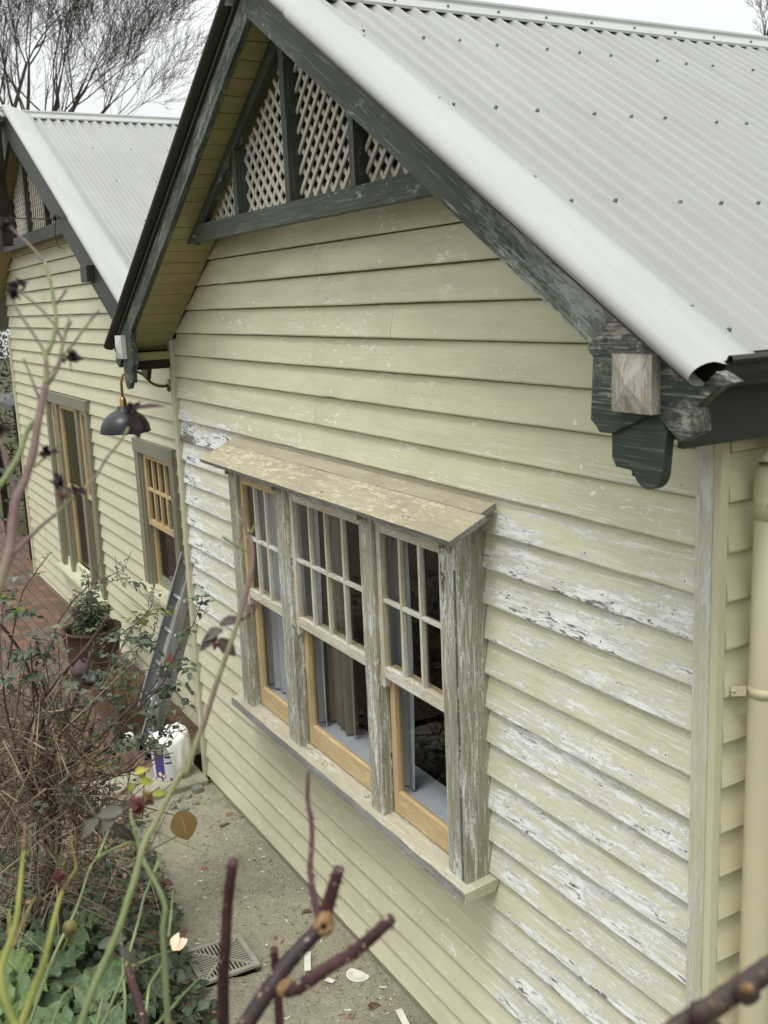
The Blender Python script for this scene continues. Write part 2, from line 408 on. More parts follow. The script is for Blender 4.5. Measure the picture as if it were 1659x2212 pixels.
def ground_mat():
    n = NT('dirt')
    p = n.pos()
    a = n.noise(p, 1.5, 5, 0.6)
    b = n.noise(p, 16, 6, 0.7)
    g = n.noise(p, 90, 5, 0.7)
    c = n.mix(n.step(n.math('ADD', n.math('MULTIPLY', a, 0.6), n.math('MULTIPLY', b, 0.5)), 0.42, 0.66), lin(172, 167, 148), lin(204, 197, 172))
    c = n.mix(n.math('MULTIPLY', n.step(g, 0.48, 0.66), 0.5), c, lin(212, 205, 178))
    c = n.mix(n.math('MULTIPLY', n.step(g, 0.46, 0.34), 0.6), c, lin(104, 100, 86))
    n.bump(n.math('ADD', n.math('MULTIPLY', b, 1.2), g), 1.0, 0.035)
    return n.fin(c, 0.95, 0.15)
M['dirt'] = ground_mat()

def brick_mat():
    n = NT('brick_paving')
    p = n.pos()
    wob = n.vmath('ADD', p, n.vmath('MULTIPLY', n.comb(n.noise(p, 2.2), n.noise(n.vmath('ADD', p, (5, 3, 0)), 2.2), 0.0), (0.05, 0.05, 0)))
    bt = n.t.nodes.new('ShaderNodeTexBrick')
    n.set(bt.inputs['Vector'], wob)
    bt.inputs['Color1'].default_value = (0.0, 0.0, 0.0, 1)
    bt.inputs['Color2'].default_value = (1.0, 1.0, 1.0, 1)
    bt.inputs['Mortar'].default_value = (0.5, 0.5, 0.5, 1)
    bt.inputs['Scale'].default_value = 1.0
    bt.inputs['Brick Width'].default_value = 0.235
    bt.inputs['Row Height'].default_value = 0.115
    bt.inputs['Mortar Size'].default_value = 0.007
    bt.inputs['Mortar Smooth'].default_value = 0.2
    sep = n.t.nodes.new('ShaderNodeSeparateColor')
    n.set(sep.inputs[0], bt.outputs['Color'])
    f = n.noise(p, 30, 5, 0.65)
    k = n.math('ADD', n.math('MULTIPLY', sep.outputs[0], 0.8), n.math('MULTIPLY', n.noise(p, 5, 4), 0.35))
    c = n.ramp(k, [(0.1, lin(82, 66, 56)), (0.4, lin(106, 80, 66)), (0.62, lin(128, 92, 74)), (0.9, lin(104, 96, 86))])
    c = n.mix(n.math('MULTIPLY', n.step(f, 0.45, 0.7), 0.5), c, lin(96, 84, 70))
    c = n.mix(bt.outputs['Fac'], c, lin(74, 68, 58))
    c = n.mix(n.step(n.noise(p, 1.3, 4, 0.6), 0.52, 0.7), c, lin(88, 76, 64))
    n.bump(n.math('SUBTRACT', n.math('MULTIPLY', f, 0.4), bt.outputs['Fac']), 0.7, 0.01)
    return n.fin(c, 0.7, 0.3)
M['brick'] = brick_mat()
M['concrete'] = plain('concrete', lin(176, 170, 148), lin(132, 126, 110), 5, 0.9, 0.2, 0, 0.5, 60)

def glass_mat():
    n = NT('window_glass')
    tr = n.t.nodes.new('ShaderNodeBsdfTransparent')
    tr.inputs[0].default_value = (0.86, 0.89, 0.89, 1)
    gl = n.t.nodes.new('ShaderNodeBsdfGlossy')
    gl.inputs['Roughness'].default_value = 0.02
    lw = n.t.nodes.new('ShaderNodeLayerWeight')
    lw.inputs['Blend'].default_value = 0.5
    refl = n.math('ADD', n.math('MULTIPLY', n.math('POWER', lw.outputs['Facing'], 5.0), 0.92), 0.075)
    bp = n.t.nodes.new('ShaderNodeBump')
    bp.inputs['Strength'].default_value = 0.06
    bp.inputs['Distance'].default_value = 0.01
    n.set(bp.inputs['Height'], n.noise(n.pos(), 5, 2))
    n.t.links.new(bp.outputs[0], gl.inputs['Normal'])
    mx = n.t.nodes.new('ShaderNodeMixShader')
    n.t.links.new(refl, mx.inputs[0])
    n.t.links.new(tr.outputs[0], mx.inputs[1])
    n.t.links.new(gl.outputs[0], mx.inputs[2])
    n.t.links.new(mx.outputs[0], n.out.inputs['Surface'])
    return n.m
M['glass'] = glass_mat()

# ------------------------------------------------------------------ object helpers
ROOT = {}
def thing(name, label, cat, loc=(0, 0, 0), group=None):
    o = bpy.data.objects.new(name, None)
    o.empty_display_size = 0.1
    COL.objects.link(o)
    o.location = loc
    o['label'] = label
    o['category'] = cat
    if group:
        o['group'] = group
    ROOT[o.name] = Vector(loc)
    return o

def tag(o, label=None, cat=None, group=None, kind=None):
    for k, v in (('label', label), ('category', cat), ('group', group), ('kind', kind)):
        if v:
            o[k] = v
    return o

class MB:
    """collects shapes given in world coordinates and links them as ONE mesh object"""
    def __init__(s):
        s.v, s.f, s.fm, s.tc, s.rnd, s.wear, s.sm = [], [], [], [], [], [], []

    def add(s, vs, fs, tc=None, rnd=None, wear=0.0, mat=0, smooth=False):
        o = len(s.v)
        r = random.random() if rnd is None else rnd
        for i, p in enumerate(vs):
            s.v.append(tuple(p))
            s.tc.append(tuple(tc[i]) if tc is not None else tuple(p))
            s.rnd.append(r[i] if isinstance(r, (list, tuple)) else r)
            s.wear.append(wear[i] if isinstance(wear, (list, tuple)) else (wear(p) if callable(wear) else wear))
        for f in fs:
            s.f.append(tuple(o + i for i in f))
            s.fm.append(mat)
            s.sm.append(smooth)

    def box(s, a, b, rnd=None, wear=0.0, mat=0):
        """axis-aligned box between corners a and b, subdivided along its long axis"""
        a, b = Vector(a), Vector(b)
        X = (b - a)
        s.frame((a + b) / 2, (Vector((1, 0, 0)), Vector((0, 1, 0)), Vector((0, 0, 1))), [abs(X[i]) for i in range(3)], rnd, wear, mat)

    def frame(s, c, axes, size, rnd=None, wear=0.0, mat=0, seg=None):
        c = Vector(c)
        order = sorted(range(3), key=lambda i: -size[i])
        A = [Vector(axes[i]).normalized() for i in order]
        S = [size[i] for i in order]
        n = seg or max(1, min(40, int(S[0] / 0.25)))
        vs, tc, fs = [], [], []
        for k in range(n + 1):
            t = (k / n - 0.5) * S[0]
            for (p, q) in ((-.5, -.5), (.5, -.5), (.5, .5), (-.5, .5)):
                vs.append(c + A[0] * t + A[1] * p * S[1] + A[2] * q * S[2])
                tc.append((t, p * S[1], q * S[2]))
        det = A[0].cross(A[1]).dot(A[2])
        for k in range(n):
            o = 4 * k
            for i in range(4):
                j = (i + 1) % 4
                fs.append((o + i, o + j, o + 4 + j, o + 4 + i))
        fs.append((3, 2, 1, 0))
        o = 4 * n
        fs.append((o, o + 1, o + 2, o + 3))
        if det < 0:
            fs = [tuple(reversed(f)) for f in fs]
        s.add(vs, fs, tc, rnd, wear, mat)

    def bar(s, p, q, w, h, up=(0, 0, 1), rnd=None, wear=0.0, mat=0):
        """bar from p to q, width w across, height h along up"""
        p, q = Vector(p), Vector(q)
        d = (q - p)
        x = d.normalized()
        u = Vector(up)
        y = u.cross(x).normalized()
        z = x.cross(y)
        s.frame((p + q) / 2, (x, y, z), (d.length, w, h), rnd, wear, mat)

    def prism(s, poly, y0, y1, rnd=None, wear=0.0, mat=0, mp=None):
        """polygon of (x, z) extruded from y0 (front) to y1"""
        mp = mp or (lambda x, y, z: (x, y, z))
        n = len(poly)
        vs = [mp(x, y0, z) for x, z in poly] + [mp(x, y1, z) for x, z in poly]
        tc = [(x, z, 0) for x, z in poly] + [(x, z, .1) for x, z in poly]
        fs = [tuple(range(n)), tuple(range(2 * n - 1, n - 1, -1))] + [(i, i + n, (i + 1) % n + n, (i + 1) % n) for i in range(n)]
        s.add(vs, fs, tc, rnd, wear, mat)

    def tube(s, pts, rad, sides=6, rnd=None, mat=0, cap=True, wear=0.0):
        pts = [Vector(p) for p in pts]
        n = len(pts)
        if not isinstance(rad, (list, tuple)):
            rad = [rad] * n
        vs, tc, fs, rr = [], [], [], []
        L = 0.0
        ref = Vector((0.3, 0.2, 0.93))
        for i, p in enumerate(pts):
            t = (pts[min(i + 1, n - 1)] - pts[max(i - 1, 0)])
            if t.length < 1e-9:
                t = Vector((0, 0, 1))
            t.normalize()
            a = t.cross(ref)
            if a.length < 0.05:
                a = t.cross(Vector((1, 0, 0)))
            a.normalize()
            b = t.cross(a)
            if i:
                L += (p - pts[i - 1]).length
            for k in range(sides):
                an = 2 * math.pi * k / sides
                vs.append(p + (a * math.cos(an) + b * math.sin(an)) * rad[i])
                tc.append((L, k / sides, 0))
                if isinstance(rnd, (list, tuple)):
                    rr.append(rnd[i])
        for i in range(n - 1):
            for k in range(sides):
                j = (k + 1) % sides
                fs.append((i * sides + k, (i + 1) * sides + k, (i + 1) * sides + j, i * sides + j))
        if cap:
            fs.append(tuple(range(sides)))
            fs.append(tuple(range(n * sides - 1, (n - 1) * sides - 1, -1)))
        s.add(vs, fs, tc, rr if rr else rnd, wear, mat, True)

    def lathe(s, c, prof, sides=24, mat=0, rnd=None):
        c = Vector(c)
        vs, fs = [], []
        n = len(prof)
        for r, z in prof:
            for k in range(sides):
                a = 2 * math.pi * k / sides
                vs.append(c + Vector((r * math.cos(a), r * math.sin(a), z)))
        for i in range(n - 1):
            for k in range(sides):
                j = (k + 1) % sides
                fs.append((i * sides + k, i * sides + j, (i + 1) * sides + j, (i + 1) * sides + k))
        s.add(vs, fs, None, rnd, 0, mat, True)

    def leaf(s, p, d, n, L, W, curl=0.15, fold=0.2, rnd=None, jag=0.0, mat=0, seg=4):
        """one leaf from p along d with normal n"""
        d = Vector(d).normalized()
        n = Vector(n)
        side = d.cross(n)
        if side.length < 1e-4:
            side = d.orthogonal()
        side.normalize()
        n = side.cross(d)
        p = Vector(p)
        vs, tc, fs = [], [], []
        for i in range(seg + 1):
            t = i / seg
            w = W * (math.sin(math.pi * min(1, t * 0.93 + 0.05)) ** 0.75) * (1 - 0.25 * t) * 0.5
            if i == seg:
                w = W * 0.02
            c = p + d * (L * t) - n * (curl * L * t * t)
            j = 1 + (random.uniform(-jag, jag) if jag else 0)
            for q in (-1, 0, 1):
                vs.append(c + side * (w * q * j) + n * (fold * w * abs(q)) + n * (random.uniform(-1, 1) * jag * 0.1 * L))
                tc.append((t, q * 0.5, 0))
        for i in range(seg):
            for q in (0, 1):
                a = i * 3 + q
                fs.append((a, a + 1, a + 4, a + 3))
        s.add(vs, fs, tc, rnd, 0, mat, True)

    def build(s, name, mats, parent=None, bevel=0.0):
        org = Vector((0, 0, 0))
        if parent is not None:
            q = parent
            while q is not None:
                org = org + Vector(q.location)
                q = q.parent
        me = bpy.data.meshes.new(name)
        me.from_pydata([tuple(Vector(v) - org) for v in s.v], [], s.f)
        for m in (mats if isinstance(mats, (list, tuple)) else [mats]):
            me.materials.append(M[m])
        a = me.attributes.new('tc', 'FLOAT_VECTOR', 'POINT')
        a.data.foreach_set('vector', np.array(s.tc, dtype=np.float32).ravel())
        a = me.attributes.new('rnd', 'FLOAT', 'POINT')
        a.data.foreach_set('value', np.array(s.rnd, dtype=np.float32))
        a = me.attributes.new('wear', 'FLOAT', 'POINT')
        a.data.foreach_set('value', np.array(s.wear, dtype=np.float32))
        me.polygons.foreach_set('material_index', s.fm)
        me.polygons.foreach_set('use_smooth', s.sm)
        me.update()
        o = bpy.data.objects.new(name, me)
        COL.objects.link(o)
        if parent is not None:
            o.parent = parent
        if bevel:
            b = o.modifiers.new('bevel', 'BEVEL')
            b.width = bevel
            b.segments = 2
            b.limit_method = 'ANGLE'
        return o

def centre(mb):
    """moves a one-mesh thing's origin to the base of its shape"""
    v = np.array(mb.v)
    return Vector(((v[:, 0].min() + v[:, 0].max()) / 2, (v[:, 1].min() + v[:, 1].max()) / 2, v[:, 2].min()))

def single(mb, name, mats, label, cat, group=None, kind=None, bevel=0.0):
    c = centre(mb)
    mb.v = [tuple(Vector(p) - c) for p in mb.v]
    o = mb.build(name, mats, None, bevel)
    o.location = c
    return tag(o, label, cat, group, kind)

def copy_tree(o, parent=None):
    c = o.copy()
    COL.objects.link(c)
    if parent is not None:
        c.parent = parent
    for ch in list(o.children):
        copy_tree(ch, c)
    return c

def spline(pts, n=6):
    """Catmull-Rom through the points"""
    pts = [Vector(p) for p in pts]
    if len(pts) < 3:
        return [pts[0].lerp(pts[-1], i / n) for i in range(n + 1)]
    out = []
    Q = [pts[0] * 2 - pts[1]] + pts + [pts[-1] * 2 - pts[-2]]
    for i in range(1, len(Q) - 2):
        a, b, c, d = Q[i - 1], Q[i], Q[i + 1], Q[i + 2]
        for k in range(n):
            t = k / n
            out.append(0.5 * ((2 * b) + (c - a) * t + (2 * a - 5 * b + 4 * c - d) * t * t + (3 * b - a - 3 * c + d) * t ** 3))
    out.append(pts[-1])
    return out

def ss(x, a, b):
    t = max(0.0, min(1.0, (x - a) / (b - a)))
    return t * t * (3 - 2 * t)

# ------------------------------------------------------------------ ground
def sheet(name, x0, x1, y0, y1, step, zf, mat, label_kind='structure'):
    nx, ny = max(1, int((x1 - x0) / step)), max(1, int((y1 - y0) / step))
    vs = [(x0 + (x1 - x0) * i / nx, y0 + (y1 - y0) * j / ny, zf(x0 + (x1 - x0) * i / nx, y0 + (y1 - y0) * j / ny)) for j in range(ny + 1) for i in range(nx + 1)]
    fs = [(j * (nx + 1) + i, j * (nx + 1) + i + 1, (j + 1) * (nx + 1) + i + 1, (j + 1) * (nx + 1) + i) for j in range(ny) for i in range(nx)]
    m = MB()
    m.add(vs, fs, None, 0.5, 0, 0, True)
    return tag(m.build(name, mat), kind=label_kind)

def nz(x, y, s, o=0.0):
    return mnoise.noise(Vector((x * s + o, y * s - o, o)))

def zpave(x):                        # paving falls gently away to the left
    return 0.095 + 0.0135 * (min(x, -0.4) + 0.4)

def zdirt(x, y):
    e = 0.016 * nz(x, y, 3.0) + 0.010 * nz(x, y, 9.0, 3) + 0.006 * nz(x, y, 26.0, 7)
    inpit = abs((x - 2.126)) < 0.155 and abs(y + 0.696) < 0.155
    return 0.052 + e - (0.12 if inpit else 0.0)

sheet('ground', -90, 90, -60, 90, 6.0, lambda x, y: -0.20, 'grass_floor')
sheet('dirt', 0.06, 5.2, -2.6, 0.06, 0.028, zdirt, 'dirt')
sheet('garden_soil', -2.9, 0.02, -6.0, -0.93, 0.1, lambda x, y: 0.085 + 0.02 * nz(x, y, 4), 'soil')
sheet('garden_soil', 0.06, 8.5, -6.0, -2.605, 0.15, lambda x, y: 0.05 + 0.03 * nz(x, y, 4), 'soil')
sheet('brick_paving', -14.0, -0.405, -0.92, 0.6, 0.1, lambda x, y: zpave(x) + 0.004 * nz(x, y, 2), 'brick')
sheet('brick_paving', -14.0, -2.905, -7.0, -0.925, 0.3, lambda x, y: zpave(x), 'brick')
m = MB()
m.box((-0.40, -0.92, -0.1), (0.075, -0.012, 0.099))
tag(m.build('concrete_slab', 'concrete', None, 0.012), kind='structure')

# ------------------------------------------------------------------ the house
W = 4.8506
CX = W / 2
SL = 0.61                            # roof slope
house = thing('weatherboard_house', 'cream weatherboard house with peeling paint, green barge boards and pale corrugated steel gable roofs', 'house', (0, 0, 0))

def wear_main(x, z):
    w = 0.12
    right = ss(x, 3.45, 3.85)
    w += right * 0.385 * ss(z, 3.05, 2.5) * ss(z, 0.05, 0.6)
    w += right * 0.12 * ss(z, 3.3, 2.9)
    left = ss(x, 1.35, 0.9)
    w += left * 0.46 * ss(z, 2.95, 2.7) * ss(z, 1.05, 1.4)
    w += 0.22 * ss(x, 0.5, 0.1) * ss(z, 3.5, 3.2) * ss(z, 1.2, 1.5)
    w += 0.14 * ss(z, 3.0, 2.8) * ss(z, 2.5, 2.75)
    low = ss(z, 1.1, 0.9) * (1 - right)
    w -= 0.10 * low
    return w

def boards(m, u0f, u1f, zs, pitch, holes, mp, wearf, ph=0.0, joints=True, step=0.11):
    """lapped weatherboards; u runs along the wall, mp(u, out, z) gives the point"""
    for zb in zs:
        zt = zb + pitch + 0.004
        a, b = u0f(zb), u1f(zb)
        if b - a < 0.05:
            continue
        iv = [(a, b)]
        for (ha, hb, za, zz) in holes:
            if zb + pitch * 0.5 > za and zb + pitch * 0.5 < zz:
                nv = []
                for (p, q) in iv:
                    if hb <= p or ha >= q:
                        nv.append((p, q))
                    else:
                        if ha > p:
                            nv.append((p, ha))
                        if hb < q:
                            nv.append((hb, q))
                iv = nv
        if joints:
            nv = []
            for (p, q) in iv:
                if q - p > 1.6 and random.random() < 0.75:
                    c = random.uniform(p + 0.4, q - 0.4)
                    nv += [(p, c - 0.0008), (c + 0.0008, q)]
                else:
                    nv.append((p, q))
            iv = nv
        for (p, q) in iv:
            r = random.random()
            n = max(1, int((q - p) / step))
            vs, tc, ws, fs = [], [], [], []
            lift = random.uniform(-0.0012, 0.0012)
            boost = random.choice((-0.07, -0.03, 0.0, 0.02, 0.05, 0.10))
            for k in range(n + 1):
                u = p + (q - p) * k / n
                jz = 0.0022 * mnoise.noise(Vector((u * 1.1, zb * 7 + ph, r * 9))) + 0.0012 * mnoise.noise(Vector((u * 9, zb * 7, r)))
                jw = lift + 0.0016 * mnoise.noise(Vector((u * 2.2, zb * 11, r * 5)))
                if random.random() < 0.03:
                    jz += random.uniform(0.001, 0.004)
                for (w, z) in ((-0.052, zt), (-0.0245, zb + pitch - 0.0085), (-0.0012 + jw, zb + 0.006 + jz), (-0.0035 + jw, zb + jz), (-0.056, zb + 0.002)):
                    uu = u if 0 < k < n else (max(u, u0f(z)) if k == 0 and p == a else (min(u, u1f(z)) if k == n and q == b else u))
                    vs.append(mp(uu, w, z))
                    tc.append((u, z, r))
                    f = (z - zb) / pitch
                    ws.append(wearf(u, z) + boost + 0.20 * ss(f, 0.25, 0.0))
            for k in range(n):
                o = 5 * k
                for i in range(4):
                    fs.append((o + i, o + i + 1, o + 6 + i, o + 5 + i))
            fs.append((0, 4, 3, 2, 1))
            o = 5 * n
            fs.append((o, o + 1, o + 2, o + 3, o + 4))
            m.add(vs, fs, tc, r, ws)

# front wall of the near gable
m = MB()
zs = [3.7 - 0.15 * k for k in range(-4, 25)]
roofx = lambda z: max(0.0, (4.845 - z) / SL)
boards(m, lambda z: max(0.0, CX - roofx(z)), lambda z: min(W, CX + roofx(z)), zs, 0.15, [(1.235, 3.69, 1.10, 2.70)],
       lambda u, w, z: (u, -w, z), wear_main)
front = m.build('front_wall', 'cream_worn', house)
m = MB()                             # footing strip under the lowest board
m.box((0.02, 0.010, -0.05), (W + 0.04, 0.05, 0.103), wear=0.3)
m.build('base_board', 'taupe_plain', house)
# side wall on the right and the short return on the left
m = MB()
boards(m, lambda z: 0.019, lambda z: 9.0, [z for z in zs if z < 3.2], 0.15, [], lambda u, w, z: (4.957 + w, u, z), lambda u, z: 0.0, 3.0)
side = m.build('side_wall', 'cream', house)
m = MB()
boards(m, lambda z: -0.005, lambda z: 0.30, [z for z in zs if z < 3.2], 0.15, [], lambda u, w, z: (-0.062 - w, u, z), lambda u, z: 0.0, 5.0)
m.build('return_wall', 'cream', house)
# corner stops
m = MB()
m.box((W + 0.004, -0.019, 0.05), (W + 0.070, 0.02, 3.17), wear=lambda p: 0.05 + 0.25 * ss(p[2], 2.0, 2.6))
m.build('corner_board', 'stop_worn', house, 0.004)
m = MB()
m.box((W + 0.0705, -0.0165, 0.05), (W + 0.098, 0.0185, 3.16))
m.build('corner_board', 'cream', house, 0.003)
m = MB()
m.box((-0.062, -0.016, 0.08), (-0.003, 0.03, 3.36), wear=-0.15)
m.build('corner_board', 'stop_worn', house, 0.004)

# roof geometry
ZR = 4.985                           # crest line of the sheeting at the ridge
def roofz(x, c=CX, zr=ZR, s=SL):
    return zr - s * abs(x - c)

def corrugated(cx, zr, sl, side, reach, y0, y1, per=10):
    """one slope of corrugated sheeting"""
    m = MB()
    cs = math.cos(math.atan(sl))
    pitch = 0.098
    n = int((y1 - y0) / pitch * per)
    ev = [0.06, reach * 0.33, reach * 0.66, reach]
    vs, fs, tc = [], [], []
    for k in range(n + 1):
        y = y0 + pitch * k / per
        sheetno = int((y - y0) / (pitch * 10) + 1e-6)
        ph = 2 * math.pi * k / per
        h = 0.024 * ((0.5 + 0.5 * math.cos(ph)) ** 1.35 - 1) + (0.004 if ((k % (per * 8)) < per * 0.8) else 0.0)
        for e in ev:
            x = cx + side * e
            vs.append((x + side * h * sl * cs, y, zr - sl * e + h * cs))
            tc.append((e, y, 0))
    q = len(ev)
    for k in range(n):
        for i in range(q - 1):
            a = k * q + i
            f = (a, a + 1, a + q + 1, a + q)
            fs.append(f if side < 0 else tuple(reversed(f)))
    m.add(vs, fs, tc, 0.5, 0, 0, True)
    return m

def slope_frame(cx, zr, sl, side):
    d = Vector((side, 0, -sl)).normalized()      # down the slope
    n = Vector((side * sl, 0, 1)).normalized()   # out of the slope
    o = Vector((cx, 0, zr))
    return o, d, n

def barge_cap(cx, zr, sl, side, yc, s0, s1, yin, grow=0.0, rad=0.025, nc=0.043):
    """folded flashing: flat flange over the sheets, half-round roll over the barge board"""
    o, d, n = slope_frame(cx, zr, sl, side)
    rad += grow
    prof = [(yin, -0.004), (yin, 0.006 + grow), (yin - 0.06, 0.016 + grow)]
    ra_ = rad * 2.0                  # the roll is a flattened half round
    for k in range(15):
        a = R(86 + k * 200 / 14)
        prof.append((yc + 0.027 + ra_ * math.cos(a), nc + (rad + 0.005) * math.sin(a)))
    m = MB()
    ns = max(2, int((s1 - s0) / 0.3))
    vs, fs, tc = [], [], []
    for i in range(ns + 1):
        s = s0 + (s1 - s0) * i / ns
        for (y, h) in prof:
            vs.append(o + d * s + n * h + Vector((0, y, 0)))
            tc.append((s, y, h))
    q = len(prof)
    for i in range(ns):
        for k in range(q - 1):
            a = i * q + k
            f = (a, a + 1, a + q + 1, a + q)
            fs.append(f if side > 0 else tuple(reversed(f)))
    m.add(vs, fs, tc, 0.5, 0, 0, True)
    return m

def screw_mesh(pos, n):
    m = MB()
    n = Vector(n).normalized()
    pos = Vector(pos)
    m.tube([pos, pos + n * 0.003], 0.0085, 10, 0.4)
    m.tube([pos + n * 0.003, pos + n * 0.010], 0.0062, 6, 0.6)
    return m

roof = corrugated(CX, ZR, SL, 1, 2.69, -0.30, 8.0).build('roof_sheeting', 'roof', house)
corrugated(CX, ZR, SL, -1, 2.66, -0.30, 8.0, 6).build('roof_sheeting', 'roof', house)
# screws on the near slope: rows over the battens, every third or fourth crest
o_, d_, n_ = slope_frame(CX, ZR, SL, 1)
proto = None
rowx = (2.93, 3.60, 4.275, 4.955)
cnt = 0
for ri, rx in enumerate(rowx):
    s = (rx - CX) / math.cos(math.atan(SL))
    y = -0.30 + 0.098 * 3
    k = 0
    while y < 4.4 - ri * 0.75 and cnt < 78:
        p = o_ + d_ * (s + random.uniform(-0.008, 0.008)) + Vector((0, y, 0))
        if proto is None:
            proto = screw_mesh((0, 0, 0), n_).build('roof_screw', 'screw', roof)
            proto.location = p
        else:
            c = proto.copy()
            COL.objects.link(c)
            c.parent = roof
            c.location = p
        cnt += 1
        y += 0.098 * (2 if (k + ri) % 3 else 3)
        k += 1
# ridge capping
def ridge_cap(cx, zr, sl, y0, y1):
    m = MB()
    prof = []
    for sd_ in (-1,):
        prof += [(-0.125, zr - 0.125 * sl - 0.006), (-0.125, zr - 0.125 * sl + 0.008), (-0.045, zr - 0.045 * sl + 0.012), (-0.024, zr - 0.012)]
    for k in range(9):
        a = R(200 - k * 220 / 8)
        prof.append((0.022 * math.cos(a), zr + 0.008 + 0.022 * math.sin(a)))
    prof += [(0.024, zr - 0.012), (0.045, zr - 0.045 * sl + 0.012), (0.125, zr - 0.125 * sl + 0.008), (0.125, zr - 0.125 * sl - 0.006)]
    vs, fs = [], []
    ny = 12
    for i in range(ny + 1):
        y = y0 + (y1 - y0) * i / ny
        for (x, z) in prof:
            vs.append((cx + x, y, z))
    q = len(prof)
    for i in range(ny):
        for k in range(q - 1):
            a = i * q + k
            fs.append((a, a + 1, a + q + 1, a + q))
    m.add(vs, fs, None, 0.5, 0, 0, False)
    return m
rc = ridge_cap(CX, ZR, SL, -0.37, 8.0).build('ridge_cap', 'cap', house)
pr_ = None
for k in range(14):
    p = Vector((CX + 0.085, 0.10 + 0.3 * k, ZR - 0.085 * SL + 0.010))
    c = proto.copy()
    COL.objects.link(c)
    c.parent = rc
    c.location = p
# barge caps in two lengths with a lap, and their screws
bc1 = barge_cap(CX, ZR, SL, 1, -0.352, 0.0, 0.62, -0.035).build('barge_cap', 'cap', house)
bc2 = barge_cap(CX, ZR, SL, 1, -0.352, 0.60, 3.20, -0.030, 0.006).build('barge_cap', 'cap', house)
barge_cap(CX, ZR, SL, -1, -0.352, 0.0, 3.27, -0.035).build('barge_cap', 'green', house)
for s in (0.70, 1.35, 2.02, 2.85):
    c = proto.copy()
    COL.objects.link(c)
    c.parent = bc2
    c.location = o_ + d_ * s + n_ * 0.010 + Vector((0, -0.062, 0))

# barge boards with a moulded top strip
def barge(cx, zlow, sl, side, y0, y1, s0, s1, hgt, mats, mould_mat, wearf=0.0):
    """zlow: height of the lower edge on the centre line"""
    o = Vector((cx, 0, zlow))
    d = Vector((side, 0, -sl)).normalized()
    n = Vector((side * sl, 0, 1)).normalized()
    ss_, se_ = s0, s1
    m = MB()
    a = o + d * ss_ + n * (hgt / 2) + Vector((0, (y0 + y1) / 2, 0))
    b = o + d * se_ + n * (hgt / 2) + Vector((0, (y0 + y1) / 2, 0))
    # mitred at the apex: the inner end is cut plumb on the centre line
    vs, tc, fs = [], [], []
    N_ = 14
    cs = math.cos(math.atan(sl))
    for i in range(N_ + 1):
        for (h, y) in ((0, y0), (hgt, y0), (hgt, y1), (0, y1)):
            t = se_ * i / N_
            base = o + d * t + n * h
            # plumb cut: shift along the slope so that x - cx >= 0 on the first station
            shift = -(h * sl * cs) / cs if i == 0 else 0.0
            q = base + d * shift
            vs.append((q.x, y, q.z))
            tc.append((t + shift, h, y))
    for i in range(N_):
        for k in range(4):
            j = (k + 1) % 4
            f = (4 * i + k, 4 * i + j, 4 * i + 4 + j, 4 * i + 4 + k)
            fs.append(f if side < 0 else tuple(reversed(f)))
    fs.append((0, 1, 2, 3) if side > 0 else (3, 2, 1, 0))
    e = 4 * N_
    fs.append((e + 3, e + 2, e + 1, e) if side > 0 else (e, e + 1, e + 2, e + 3))
    m.add(vs, fs, tc, None, wearf)
    return m

BZ = 4.826                           # lower edge of the barge boards on the centre line
SOF = 4.828                          # soffit plane on the centre line
KS = math.sqrt(1 + SL * SL)
def wear_barge(p):
    return 0.30 + 0.40 * ss(p[0], 3.7, 4.6)
bR = barge(CX, BZ, SL, 1, -0.317, -0.285, 0, 2.74, 0.158, 0, 0, wear_barge).build('barge_board', 'green_worn', house)
bL = barge(CX, BZ, SL, -1, -0.3165, -0.2855, 0, 3.08, 0.158, 0, 0, 0.45).build('barge_board', 'green_worn', house)
barge(CX, BZ + 0.124 * KS, SL, 1, -0.331, -0.3175, 0, 3.14, 0.046, 0, 0, wear_barge).build('moulding', 'strip_worn', bR)
barge(CX, BZ + 0.156 * KS, SL, -1, -0.338, -0.317, 0, 3.16, 0.020, 0, 0, 0).build('moulding', 'green', bL)
barge(CX, BZ + 0.134 * KS, SL, -1, -0.326, -0.317, 0, 3.16, 0.021, 0, 0, 0).build('moulding', 'dark', bL)  # dark strip paints the shade in the groove between the mouldings
barge(CX, BZ + 0.116 * KS, SL, -1, -0.333, -0.317, 0, 3.16, 0.017, 0, 0, 0).build('moulding', 'green', bL)

# raked soffit lining under the overhang
m = MB()
ds = 0.118
for side in (-1, 1):
    o, d, n = slope_frame(CX, SOF, SL, side)
    k = 0
    while 0.02 + ds * (k + 1) < 3.045:
        s = 0.02 + ds * k
        m.frame(o + d * (s + ds / 2) + n * (0.008 + random.uniform(-.0012, .0012)) + Vector((0, -0.1415, 0)), (d, Vector((0, 1, 0)), n), (ds - 0.0055, 0.282, 0.012), None, 0.0)
        k += 1
m.build('soffit', 'soffit', house)
m = MB()
for side in (-1, 1):
    o, d, n = slope_frame(CX, SOF, SL, side)
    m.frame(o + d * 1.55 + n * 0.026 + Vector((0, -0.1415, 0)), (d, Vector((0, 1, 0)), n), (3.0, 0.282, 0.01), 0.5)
m.build('soffit_gap_shade', 'dark', house)  # near-black sheet added so the gaps between soffit boards look shaded

